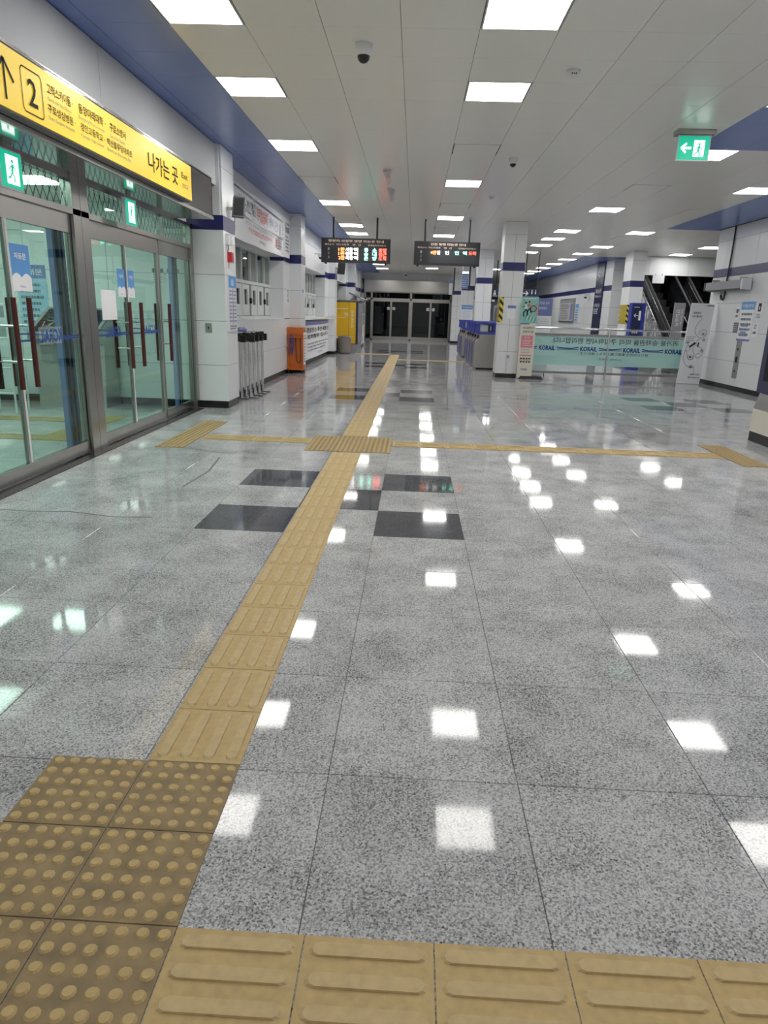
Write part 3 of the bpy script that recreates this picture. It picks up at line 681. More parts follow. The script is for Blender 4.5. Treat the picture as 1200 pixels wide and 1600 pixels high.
# ------------------------------------------------------------------ on the first left pillar
t = thing('notice_board', 'narrow notice board with blue picture on the first left pillar side', 'notice board', (-2.63, 10.2, 1.45))
NB = LF(-2.648)
f = B(t, 'frame', NB, 9.98, 10.44, 1.08, 1.86, 0, .02, 'white'); mb = MB(); mb.box(NB, 10.0, 10.42, 1.68, 1.84, .02, .021, 'skyblue'); mb.disc(NB, 10.2, 1.75, .05, .022, 'paleblue', sx=1.6)
mb.lines(NB, 10.01, 10.19, 1.2, 1.66, 9, 'periwinkle', .022, .35); mb.lines(NB, 10.23, 10.41, 1.2, 1.66, 9, 'periwinkle', .022, .35); mb.box(NB, 10.205, 10.215, 1.18, 1.67, .02, .022, 'ink_soft'); mb.lines(NB, 10.02, 10.4, 1.1, 1.17, 2, 'ink_soft', .022); mb.build('print', t)
t = thing('switch_plate', 'small dark steel plate on the front of the first left pillar', 'wall plate', (-2.9, 9.885, 1.12)); B(t, 'plate', FF(9.888), -2.95, -2.855, 1.06, 1.19, 0, .008, 'steel_dull'); B(t, 'keyhole', FF(9.88), -2.91, -2.895, 1.11, 1.14, 0, .003, 'ink')
t = thing('fire_bell_box', 'small red alarm box on the first left pillar', 'alarm', (-2.63, 10.1, 2.1)); B(t, 'box', NB, 10.06, 10.17, 2.02, 2.15, 0, .06, 'redbox'); B(t, 'label_plate', NB, 10.22, 10.4, 2.02, 2.16, 0, .004, 'paleblue')
t = thing('emergency_lamp', 'white twin emergency lamp with loose wire on the first left pillar', 'lamp', (-2.62, 10.05, 2.33)); mb = MB(); mb.box(NB, 9.97, 10.05, 2.24, 2.38, 0, .05, 'white'); mb.cyl(NB.p(10.1, 2.36, .05), NB.p(10.1, 2.24, .05), .03, 'white', 10, .04); mb.build('body', t); MB().tube([NB.p(10.0+.03*math.sin(i), 2.24-.02*i, .03) for i in range(6)], .005, 'ink', 6).build('wire', t)
def speaker(label, c, s=1.0, m='grey', brk=None):
    t = thing('loudspeaker', label, 'loudspeaker', c); x, y, z = c
    fr = Frame(c, (1, .35, 0), (-.12, 0, 1)); mb = MB(); mb.prism(Frame(c, (1, .35, 0), (0, 0, 1)), [(-.09*s, -.14*s), (.075*s, -.15*s), (.10*s, .12*s), (-.06*s, .14*s)], -.08*s, .08*s, m); mb.build('cabinet', t)
    B(t, 'grille', Frame(c, (1, .35, 0), (.1, 0, 1)), -.07*s, .07*s, -.125*s, .11*s, .08*s, .086*s, 'ink_soft' if m == 'grey' else 'black')
    mb = MB(); mb.box(W, *brk, 'steel'); mb.build('bracket', t); return t
speaker('grey loudspeaker bracketed to the first left pillar below the ceiling', (-2.5, 10.15, 2.75), .95, 'ink_soft', (-2.65, -2.47, 10.12, 10.18, 2.70, 2.74))
speaker('black loudspeaker on the third left pillar under the display board', (-2.5, 23.85, 2.78), 1.3, 'black', (-2.68, -2.58, 23.82, 23.88, 2.76, 2.8))
# banner over window
t = thing('hanging_banner', 'white banner with navy and red lettering strung above the first window', 'banner', (-2.84, 13.5, 2.9))
BN = LF(-2.85)
cols, rows = 24, 5; y0, y1 = 10.75, 16.15; vs = []; fs = []
for j in range(rows+1):
    for i in range(cols+1):
        u = y0+(y1-y0)*i/cols; v = 2.50+(3.30-2.50)*j/rows-.05*math.sin(PI*i/cols)*(1-j/rows)*.5-.03*(1-i/cols)
        vs.append(BN.p(u, v, .01*math.sin(i*.9)*(1-j/rows)))
fs = [(j*(cols+1)+i, j*(cols+1)+i+1, (j+1)*(cols+1)+i+1, (j+1)*(cols+1)+i) for j in range(rows) for i in range(cols)]
sh = MB().add(vs, fs, 'paper', True).build('sheet', t)
mb = MB(); mb.text(BN, '광역전철', 11.5, 12.78, 2.93, 3.14, 'navy', .014, .018); mb.text(BN, '부정승차', 12.86, 13.86, 2.9, 3.13, 'inkred', .014, .018); mb.text(BN, '상시', 13.96, 14.36, 2.9, 3.09, 'periwinkle', .014, .018); mb.text(BN, '단속 중', 14.48, 15.2, 2.88, 3.09, 'navy', .014, .018)
mb.curve(BN, [(11.3, 3.22), (15.35, 3.16), (15.4, 3.12), (15.38, 2.86), (15.3, 2.82), (11.3, 2.86)], .03, 'navy', .013)
mb.text(BN, '부정승차는 승객의 정당한 권리를 침해하는 행위입니다', 12.0, 14.4, 2.745, 2.80, 'ink_soft', .014); mb.text(BN, '적발 시 운임의 30배 부가금 징수', 12.2, 14.2, 2.66, 2.72, 'inkred', .014, .01); mb.box(BN, 12.4, 13.7, 2.64, 2.65, .012, .013, 'pink')
mb.text(BN, 'KORAIL', 13.05, 13.6, 2.545, 2.59, 'ink_soft', .014); mb.box(BN, 14.55, 14.63, 2.60, 2.78, .012, .013, 'inkred'); mb.lines(BN, 14.7, 15.2, 2.58, 2.79, 4, 'ink_soft', .014); mb.lines(BN, 15.6, 16.0, 2.6, 2.95, 5, 'ink_soft', .014)
mb.box(BN, 15.65, 16.05, 3.0, 3.2, .012, .013, 'navy'); mb.box(BN, 15.7, 16.0, 3.12, 3.15, .013, .014, 'paper')
for x in (10.95, 11.12, 11.25): mb.curve(BN, [(x, 2.55), (x+.03, 2.85)], .06, 'ink', .014)
mb.build('lettering', sh); MB().tube([BN.p(10.6, 3.38, .02), BN.p(10.75, 3.3, .01)], .006, 'ink', 6).build('rope', t); MB().tube([BN.p(16.3, 3.4, .02), BN.p(16.15, 3.3, .01)], .006, 'ink', 6).build('rope', t)
# belt stanchions
px = None
for i in range(8):
    x, y = -2.74+(.11 if i % 2 else 0), 11.0+.155*i
    if px is None:
        px = t = thing('belt_stanchion', 'x', 'stanchion', (x, y, 0), 'belt stanchions parked by the wall')
        MB().cyl((x, y, .02), (x, y, .93), .025, 'chrome', 12).build('pole', t); h = MB().cyl((x, y, .90), (x, y, 1.03), .042, 'black', 12).box(W, x+.02, x+.09, y-.04, y+.04, .89, 1.0, 'black').build('belt_head', t)
        MB().cyl((x, y, 1.03), (x, y, 1.045), .03, 'chrome', 12).build('cap', t); MB().box(W, x-.06, x+.13, y-.055, y+.055, 0, .018, 'steel').box(W, x-.05, x+.12, y-.045, y+.045, .018, .026, 'chrome').build('base_plate', t)
    else: t = clone(px, (x, y, 0))
    t['label'] = 'chrome belt stanchion by the left wall, %s of the parked row' % ('nearest the first pillar', 'second', 'third', 'fourth', 'fifth', 'sixth', 'seventh', 'last and farthest')[i]
t = thing('folded_cloth', 'blue belt bundle lying on the stanchion heads', 'belt', (-2.72, 11.2, 1.05)); vs = []
MB().tube([(-2.76+.03*math.sin(i*1.3), 10.98+.06*i, 1.078+.01*math.sin(i*.8)) for i in range(9)], .03, 'periwinkle', 8).build('strap', t)
# orange air / umbrella stand
t = thing('orange_cabinet', 'orange wheeled cabinet with blue coiled hose before the second left pillar', 'cabinet', (-2.7, 16.1, 0))
OF = FF(15.95); mb = MB(); mb.box(OF, -2.91, -2.51, .08, .12, -.38, .03, 'orange'); mb.box(OF, -2.88, -2.52, .12, 1.03, -.34, -.02, 'orange'); mb.box(OF, -2.88, -2.85, .12, 1.03, -.02, .0, 'orange'); mb.box(OF, -2.55, -2.52, .12, 1.03, -.02, .0, 'orange'); mb.box(OF, -2.85, -2.55, .86, 1.03, -.02, 0, 'orange'); mb.build('body', t)
B(t, 'name_plate', OF, -2.81, -2.6, .9, .97, 0, .012, 'orange'); B(t, 'shelf', OF, -2.85, -2.55, .8, .815, -.02, .04, 'orange'); B(t, 'tray_bar', OF, -2.98, -2.78, .58, .6, .0, .03, 'orange')
MB().tube([OF.p(-2.78+.045*math.cos(a), .55+.17*math.sin(a)+.004*k, .02+.008*math.sin(a*.37)) for k in range(52) for a in [k*.5]], .008, 'hose_blue', 6).build('coiled_hose', t, 'blue coiled hose')
MB().tube([OF.p(-2.69, .8, .01), OF.p(-2.67, .3, .02), OF.p(-2.64, .25, .02), OF.p(-2.6, .25, .02), OF.p(-2.575, .3, .02), OF.p(-2.58, .8, .01)], .009, 'rubber', 6).build('black_hose', t, 'black hanging hose')
SD = LF(-2.518); B(t, 'side_poster', SD, 16.0, 16.26, .2, .92, 0, .004, 'paper'); MB().lines(SD, 16.02, 16.24, .5, .88, 6, 'orange', .006).lines(SD, 16.02, 16.24, .24, .48, 4, 'ink_soft', .006).build('side_print', t)
for x in (-2.86, -2.56):
    for y in (16.0, 16.28): MB().cyl((x-.015, y, .04), (x+.015, y, .04), .04, 'rubber', 12).build('caster', t)
# notices near the windows
t = thing('vertical_nameplate', 'small white plate with black vertical characters beside the second left pillar', 'sign', (-2.88, 16.1, 1.7)); NP = LF(-2.887); B(t, 'plate', NP, 15.98, 16.16, 1.5, 1.86, 0, .006, 'paper'); mb = MB()
for i, ch in enumerate('역무실'): mb.text(NP, ch, 16.02, 16.12, 1.76-.09*i, 1.84-.09*i, 'ink', .008, .02)
mb.build('print', t)
t = thing('bracket_sign', 'small blue and white sign sticking out from the second left pillar', 'sign', (-2.6, 17.0, 1.83)); B(t, 'plate', LF(-2.63), 16.5, 16.95, 1.78, 1.88, 0, .01, 'paper'); B(t, 'icon', LF(-2.62), 16.52, 16.65, 1.79, 1.87, 0, .004, 'periwinkle')
# banner under second window
t = thing('counter_banner', 'white notice banner with navy top stripe below the second window', 'banner', (-2.82, 20.2, .7)); CB = LF(-2.80)
vs = []; fs = []
for j in range(2):
    for i in range(17):
        u = 17.5+5.9*i/16; bul = .10*math.sin(PI*i/16); vs.append(Vector((-2.86+bul, u, .16 if j == 0 else 1.13)))
fs = [(i, i+1, 18+i, 17+i) for i in range(16)]
b = MB().add(vs, fs, 'paper'); 
for i in range(16):
    a, c = vs[17+i], vs[18+i]; b.add([a+Vector((.003, 0, -.1)), c+Vector((.003, 0, -.1)), c+Vector((.003, 0, -.0)), a+Vector((.003, 0, 0))], [(0, 1, 2, 3)], 'periwinkle')
b.build('sheet', t)
CB = LF(-2.755); mb = MB(); mb.text(CB, '공공장소 폭언·폭행은', 18.0, 22.6, .84, .97, 'ink', .0, .02); mb.text(CB, '범죄행위 입니다', 18.2, 22.4, .68, .80, 'ink', .0, .02); mb.lines(CB, 18.2, 22.6, .34, .6, 3, 'ink_soft', .0, .3); mb.text(CB, 'KORAIL', 20.2, 21.2, .24, .29, 'inkblue', 0); mb.build('lettering', t)
B(t, 'top_rail', LF(-2.89), 17.4, 23.4, 1.14, 1.17, 0, .06, 'steel'); B(t, 'ledge', LF(-2.89), 17.2, 23.6, 1.175, 1.2, 0, .2, 'panel')

def cctv(label, c, wall=None, s=1.0):
    t = thing('dome_camera', label, 'security camera', c); x, y, z = c; mb = MB()
    mb.cyl((x, y, z), (x, y, z-.05*s), .075*s, 'white', 16, .068*s); mb.cyl((x, y, z-.05*s), (x, y, z-.085*s), .068*s, 'white', 16, .055*s); mb.build('housing', t); MB().dome((x, y, z-.085*s), .052*s, (0, 0, -1), 'black').build('lens_dome', t)
    if wall: MB().box(W, *wall, 'white').build('arm', t)
    return t
cctv('white dome camera with black lens on the near ceiling', (-.5, 6.32, CZ))
cctv('small white dome camera on the ceiling at centre right', (1.25, 10.35, CZ), s=.8)
cctv('white dome camera on an arm above the second left window', (-2.72, 20.4, 2.95), (-2.9, -2.68, 20.38, 20.42, 2.93, 2.96), 1.1)
cctv('white dome camera on the long right wall before the navy sign', (6.78, 29.0, 2.36), (6.75, 6.95, 28.97, 29.03, 2.34, 2.38), 1.2)
cctv('tiny dome camera on the ceiling far down the hall', (-.55, 38.0, CZ), s=1.2)
def detector(label, c):
    t = thing('smoke_detector', label, 'smoke detector', c); x, y, z = c
    MB().cyl((x, y, z), (x, y, z-.018), .06, 'white', 18).build('base', t); MB().cyl((x, y, z-.018), (x, y, z-.045), .055, 'white', 18, .035).build('head', t)
    mb = MB()
    for k in (-1, 0, 1): mb.box(W, x+k*.016-.005, x+k*.016+.005, y-.046, y-.03, z-.036, z-.028, 'ink')
    mb.build('vents', t)
detector('round white smoke detector on the near right ceiling', (1.29, 6.84, CZ))
detector('round white smoke detector on the ceiling before the right display board', (1.29, 13.5, CZ))
for i, (y, lab) in enumerate(((11.3, 'clear cone ceiling sensor, nearer of the two before the boards'), (12.9, 'clear cone ceiling sensor, farther of the two before the boards'))):
    t = thing('ceiling_sensor', lab, 'ceiling sensor', (-.52, y, CZ)); MB().cyl((-.52, y, CZ), (-.52, y, CZ-.02), .05, 'white', 14).build('base', t); MB().cyl((-.5, y, CZ-.02), (-.48, y, CZ-.2), .07, 'acrylic', 14, .02).build('cone', t)
    MB().cyl((-.5, y, CZ-.02), (-.49, y, CZ-.12), .02, 'white', 10).build('head', t)

# ------------------------------------------------------------------ train departure boards
def board(label, x0, x1, z0, z1, y, title, t0, t1, second):
    t = thing('departure_board', label, 'display board', ((x0+x1)/2, y, (z0+z1)/2)); fr = FF(y)
    B(t, 'case', fr, x0, x1, z0, z1, -.16, 0, 'charcoal'); w_ = x1-x0; h = z1-z0
    P = lambda a: x0+w_*a
    Q = lambda a: z1-h*a
    sc = B(t, 'screen', fr, P(.23), P(.96), Q(.92), Q(.36), 0, .004, 'screen')
    for a in (.17, .8) if not second else (.16, .83):
        MB().cyl((P(a), y+.08, z1), (P(a), y+.08, CZ), .022, 'black', 10).build('hanging_rod', t)
    for a in (.06, .93): B(t, 'foot', fr, P(a)-.025, P(a)+.025, z0-.03, z0, -.12, -.04, 'black')
    pr = MB(); tm_ = 'led_dim'
    pr.text(fr, title, P(t0), P(t1), Q(.17), Q(.07), tm_, .004, .01); pr.text(fr, '열차순서', P(.05), P(.18), Q(.30), Q(.23), tm_, .004); pr.text(fr, '타는곳종류', P(.22), P(.40), Q(.30), Q(.23), tm_, .004); pr.text(fr, '행', P(.45), P(.49), Q(.31), Q(.23), tm_, .004); pr.text(fr, '선', P(.53), P(.57), Q(.31), Q(.23), tm_, .004); pr.text(fr, '현재열차위치표시', P(.67), P(.93), Q(.31), Q(.24), tm_, .004)
    for i in range(3): pr.text(fr, str(i+1), P(.095), P(.118), Q(.50+.17*i), Q(.40+.17*i), 'print_w', .004, .01)
    pr.build('lettering', t)
    led = MB(); rows = [('1완', '서울', '용', '소', '출발'), ('1완', '청량', '송', '내', '접근'), ('2완', '의정', '온', '양', '도착')] if not second else [('4완', '인', '인', '역', '도착')]
    for i, r in enumerate(rows):
        a, c = Q(.54+.17*i), Q(.385+.17*i)
        led.text(fr, r[0], P(.25), P(.34), a, c, 'led_o', .008, .004)
        if second: led.text(fr, '천', P(.35), P(.395), a, c, 'led_w', .008, .004); led.text(fr, '인', P(.47), P(.53), a, c, 'led_w', .008, .004)
        else: led.text(fr, r[1], P(.35), P(.455), a, c, 'led_w', .008, .004); led.text(fr, '역', P(.47), P(.53), a, c, 'led_w', .008, .004)
        led.text(fr, r[2], P(.62), P(.68), a, c, 'led_g', .008, .004); led.text(fr, r[3], P(.74), P(.80), a, c, 'led_g', .008, .004); led.text(fr, r[4], P(.83), P(.945), a, c, 'led_r', .008, .004)
    led.build('led_text', sc, 'glowing red, white and green characters'); return t
board('left hanging departure board with three glowing rows', -2.21, -.62, 2.49, 3.02, 16.7, '청량리·의정부 방면 타는곳 안내', .1, .9, False)
board('right hanging departure board with one glowing row', -.08, 1.42, 2.49, 3.0, 16.7, '인천 방면 타는곳 안내', .25, .78, True)

# ------------------------------------------------------------------ lockers, bins, vending machines
t = thing('storage_locker', 'tall yellow storage locker by the third left pillar', 'locker', (-2.42, 25.8, 0)); LK = FF(25.0)
B(t, 'plinth', LK, -2.80, -2.02, 0, .3, -1.9, -.02, 'grey'); B(t, 'body', LK, -2.82, -2.0, .3, 1.76, -1.95, -.012, 'navy'); B(t, 'top_cap', LK, -2.84, -1.98, 1.76, 1.80, -1.97, .01, 'steel')
a = B(t, 'door', LK, -2.78, -2.33, .32, 1.73, -.012, 0, 'lockeryellow'); MB().text(LK, '무인', -2.48, -2.36, 1.26, 1.38, 'paper', .004, .01).box(LK, -2.76, -2.36, 1.5, 1.512, 0, .002, 'paper').box(LK, -2.76, -2.42, 1.2, 1.21, 0, .002, 'paper').build('print', a)
a = B(t, 'door', LK, -2.32, -2.08, .32, 1.73, -.012, 0, 'lockeryellow'); mb = MB()
for i, ch in enumerate('물품보관함'): mb.text(LK, ch, -2.24, -2.16, 1.35-.12*i, 1.44-.12*i, 'paper', .004, .01)
mb.build('print', a)
V = LF(-2.0)
for i in range(5):
    for j in range(3): B(t, 'locker_door', V, 25.05+.37*i, 25.39+.37*i, .33+.47*j, .78+.47*j, 0, .01, 'grey')
t = thing('litter_bin', 'squat marbled litter bin in front of the yellow locker', 'bin', (-2.42, 24.6, 0)); MB().cyl((-2.42, 24.6, .03), (-2.42, 24.6, .56), .22, 'stone_bin', 20).build('body', t); MB().cyl((-2.42, 24.6, .56), (-2.42, 24.6, .6), .235, 'steel', 20, .2).build('rim', t); MB().cyl((-2.42, 24.6, 0), (-2.42, 24.6, .03), .19, 'black', 20).build('foot', t)
t = thing('litter_bin', 'narrow black bin with white domed lid beside the third left pillar', 'bin', (-2.79, 24.75, 0)); MB().cyl((-2.79, 24.75, 0), (-2.79, 24.75, .5), .11, 'black', 16).build('body', t); MB().dome((-2.79, 24.75, .5), .12, (0, 0, 1), 'white').build('lid', t)
for q, y0 in enumerate((27.3, 28.6, 29.9)):
    t = thing('vending_machine', 'white framed vending machine against the left wall, %s' % ('nearest, beside the yellow locker', 'middle of the three', 'farthest of the three')[q], 'vending machine', (-2.5, y0+.6, 0), 'vending machines'); VM = LF(-2.22)
    B(t, 'cabinet', VM, y0, y0+1.18, .08, 1.82, -.66, 0, 'white' if q else 'navy'); B(t, 'foot', VM, y0+.03, y0+1.15, 0, .08, -.6, -.03, 'black')
    mb = MB()
    for z in (.12, .85, 1.3, 1.74): mb.box(VM, y0, y0+1.18, z, z+.05, 0, .03, 'white')
    for u in (0, .56, 1.13): mb.box(VM, y0+u, y0+u+.05, .12, 1.79, 0, .03, 'white')
    mb.build('front_frame', t); B(t, 'window_pane', VM, y0+.05, y0+1.13, .9, 1.74, .001, .012, 'black'); B(t, 'product_panel', VM, y0+.6, y0+1.1, .55, .8, .001, .02, 'orange'); B(t, 'slot', VM, y0+.1, y0+.5, .2, .4, .001, .015, 'black')
t = thing('steel_awning', 'slanted steel hood above the vending machines', 'hood', (-2.4, 30.0, 2.0)); MB().prism(FF(31.5), [(-2.62, 2.1), (-2.05, 1.86), (-2.05, 1.9), (-2.62, 2.14)], 0, 3.5, 'steel').build('sheet', t); B(t, 'arm', FF(31.4), -2.64, -2.6, 1.82, 2.1, 0, .04, 'steel')

# ------------------------------------------------------------------ far doors
E = FF(38.7)
hd = MB().box(E, -2.76, 1.94, 2.5, 3.08, 0, .35, 'steel'); o = struct('trim_2', hd); o['label'] = 'stainless steel header box over the far doors'
mb = MB()
for u in (-2.78, -2.42, -.30, 1.86): mb.box(E, u, u+.1, 0, 2.5, -.05, .06, 'steel')
mb.box(E, -2.78, 1.96, 2.08, 2.18, -.05, .06, 'steel'); mb.box(E, -2.78, 1.96, 0, .06, -.05, .06, 'steel'); mb.box(E, -2.78, 1.96, 2.46, 2.5, -.05, .05, 'steel')
fd = struct('door_2', mb); fd['label'] = 'far dark glass double doors in steel frames'
for a, c in ((-2.68, -2.42), (-2.32, -.3), (-.2, 1.86)): B(fd, 'transom_pane', E, a, c, 2.18, 2.46, -.01, 0, 'glass_dark')
B(fd, 'side_pane', E, -2.68, -2.42, .06, 2.08, -.01, 0, 'glass_dark')
for k, (a, c) in enumerate(((-2.32, -1.31), (-1.31, -.3), (-.2, .83), (.83, 1.86))):
    b = MB(); b.box(E, a, c, .06, .18, -.02, .03, 'steel'); b.box(E, a, c, 2.0, 2.08, -.02, .03, 'steel'); b.box(E, a, a+.05, .18, 2, -.02, .03, 'steel'); b.box(E, c-.05, c, .18, 2, -.02, .03, 'steel'); l = b.build('door_leaf', fd); B(l, 'pane', E, a+.05, c-.05, .18, 2.0, -.01, 0, 'glass_dark')
    u = c-.15 if k % 2 == 0 else a+.15; MB().disc(E, u, 1.65, .085, .006, 'paper').box(E, u-.05, u+.05, 1.64, 1.66, .006, .008, 'pink').build('sticker', l, 'round white sticker')
B(fd, 'night_backing', FF(39.2), -2.9, 2.1, 0, 3.0, -.02, 0, 'dark')

# ------------------------------------------------------------------ ticket gates
def gate_proto(y, first):
    t = thing('ticket_gate', 'x', 'ticket gate', (1.6, y, 0), 'row of blue topped ticket gates'); G = FF(y)
    prof = [(1.66, .05), (3.1, .05), (3.1, .72), (2.95, .93), (1.81, .93), (1.66, .72)]
    MB().prism(G, prof, -.26, 0, 'steel_dull').build('body', t); B(t, 'plinth', G, 1.72, 3.04, 0, .05, -.24, -.02, 'black')
    b = MB(); b.box(G, 1.72, 3.04, .93, .985, -.25, -.01, 'gateblue'); b.prism(G, [(1.66, .985), (1.76, .985), (1.76, 1.19), (1.68, 1.19)], -.2, -.03, 'gateblue'); b.box(G, 1.66, 3.1, 1.19, 1.25, -.24, -.01, 'gateblue'); b.box(G, 2.12, 2.7, .985, 1.19, -.2, -.05, 'gateblue'); b.box(G, 3.0, 3.1, .985, 1.19, -.2, -.05, 'gateblue'); b.build('hood', t, 'blue arched hood')
    B(t, 'card_reader', G, 1.78, 1.98, 1.0, 1.17, -.15, -.08, 'white'); r_ = B(t, 'icon_plate', G, 1.985, 2.11, 1.0, 1.18, -.16, -.04, 'navy'); MB().box(G, 2.04, 2.06, 1.03, 1.15, -.04, -.038, 'paper').build('icon', r_)
    B(t, 'end_cap', RF(1.66), -y-.24, -y-.02, .08, .7, 0, .012, 'steel_dull' if first else 'gateblue'); MB().box(RF(1.66), -y-.2, -y-.06, .8, .9, -.1, -.05, 'black').build('reader_slot', t)
    return t
g1 = gate_proto(19.1, True); g1['label'] = 'nearest ticket gate, beside the hazard striped pillar'
g2 = gate_proto(20.0, False); g2['label'] = 'second nearest ticket gate, blue end face showing'
for i, y in enumerate((20.9, 21.8, 22.7, 24.6, 25.5, 26.6)):
    c = clone(g2, (1.6, y, 0)); c['label'] = 'blue topped ticket gate, %s from the camera end' % ('third', 'fourth', 'fifth', 'sixth', 'seventh', 'last and farthest')[i]

# ------------------------------------------------------------------ on the right pillars
t = thing('hazard_strip', 'yellow and black striped corner guard on the nearest right pillar', 'corner guard', (1.97, 16.9, 1.55)); MB().box(RF(1.966), -17.1, -16.74, 1.28, 1.84, 0, .012, 'stripes').box(FF(16.738), 1.954, 2.045, 1.28, 1.84, 0, .012, 'stripes').build('strip', t)
t = thing('notice', 'white notice with blue head on the nearest right pillar', 'notice', (2.24, 16.73, 1.5)); poster(t, 'sheet', FF(16.738), 2.15, 2.34, 1.36, 1.66, 'paper', True, .22, 0, 0, 'periwinkle')
t = thing('wall_socket', 'small white socket box low on the nearest right pillar', 'socket', (2.25, 16.73, .45)); B(t, 'box', FF(16.738), 2.2, 2.28, .38, .54, 0, .05, 'white'); B(t, 'cover', FF(16.688), 2.21, 2.27, .46, .53, 0, .01, 'grey')
t = thing('notice', 'light blue information poster on the third right pillar', 'notice', (2.2, 30.28, 1.4)); poster(t, 'sheet', FF(30.288), 1.96, 2.42, 1.0, 1.82, 'paper', True, .2, 7, 0, 'skyblue', title='이용안내', ink='paleblue')
t = thing('hanging_banner', 'pale pictured vertical banner hanging before the third right pillar', 'banner', (1.95, 27, 2.6)); fr = FF(27.0); B(t, 'sheet', fr, 1.70, 1.93, 2.36, 2.95, -.01, 0, 'periwinkle'); B(t, 'top_strip', fr, 1.70, 1.93, 2.9, 2.97, 0, .003, 'tube'); MB().lines(fr, 1.72, 1.91, 2.4, 2.85, 6, 'paleblue', .003).build('print', t); MB().cyl((1.98, 27.0, 2.3), (1.98, 27.0, CZ), .03, 'black', 8).build('rod', t)
t = thing('hanging_banner', 'small white banner hanging beyond the fourth right pillar', 'banner', (1.7, 33, 2.6)); fr = FF(33.0); B(t, 'sheet', fr, 1.5, 1.66, 2.3, 2.9, -.01, 0, 'white'); MB().cyl((1.72, 33, 2.3), (1.72, 33, CZ), .03, 'black', 8).build('rod', t); B(t, 'head', fr, 1.5, 1.66, 2.8, 2.92, 0, .003, 'periwinkle')
def navysign(label, fr, u0, u1, v0, v1, loc, draw, rods=()):
    t = thing('direction_sign', label, 'sign', loc); f = B(t, 'case', fr, u0, u1, v0, v1, -.1, 0, 'navy'); mb = MB(); draw(mb, fr); mb.build('pictogram', f)
    for r_ in rods: MB().cyl(r_, (r_[0], r_[1], CZ), .02, 'black', 8).build('rod', t)
    return t
navysign('navy hanging sign with white icon seen between the first two right pillars', FF(28), 2.93, 3.24, 2.13, 2.42, (3.08, 28, 2.3), lambda mb, f: (mb.disc(f, 3.05, 2.34, .035, .004, 'paper', 10), mb.box(f, 3.0, 3.1, 2.2, 2.3, 0, .004, 'paper'), mb.box(f, 2.98, 3.15, 2.16, 2.18, 0, .004, 'paper')), [(3.1, 28.05, 2.42)])

ns_ = [q for q in bpy.data.objects if q.name.startswith('direction_sign')][-1]; lp_ = B(ns_, 'lower_plate', FF(28), 2.95, 3.23, 1.94, 2.04, -.06, 0, 'navy'); MB().box(FF(28), 2.97, 3.07, 1.955, 2.025, 0, .004, 'paper').build('icon', lp_)
def arr(mb, f):
    mb.curve(f, [(3.55, 2.17), (3.7, 2.17)], .03, 'paper', .004); mb.curve(f, [(3.64, 2.24), (3.72, 2.17), (3.64, 2.10)], .03, 'paper', .004)
    for u in (3.84, 3.96): mb.disc(f, u, 2.26, .018, .004, 'paper', 8); mb.box(f, u-.018, u+.018, 2.15, 2.235, 0, .004, 'paper')
navysign('navy hanging sign with white right arrow above the poster stand', FF(24), 3.42, 4.06, 2.07, 2.30, (3.8, 24, 2.2), arr, [(3.6, 24.05, 2.3), (4.0, 24.05, 2.3)])
t = thing('grey_cabinet', 'tall dark grey machine glimpsed between the right pillars', 'cabinet', (3.1, 27, 0)); B(t, 'body', FF(27), 2.98, 3.16, 0, 1.8, -.3, 0, 'grey'); B(t, 'panel', FF(27), 3.0, 3.14, .9, 1.7, 0, .01, 'ink_soft')

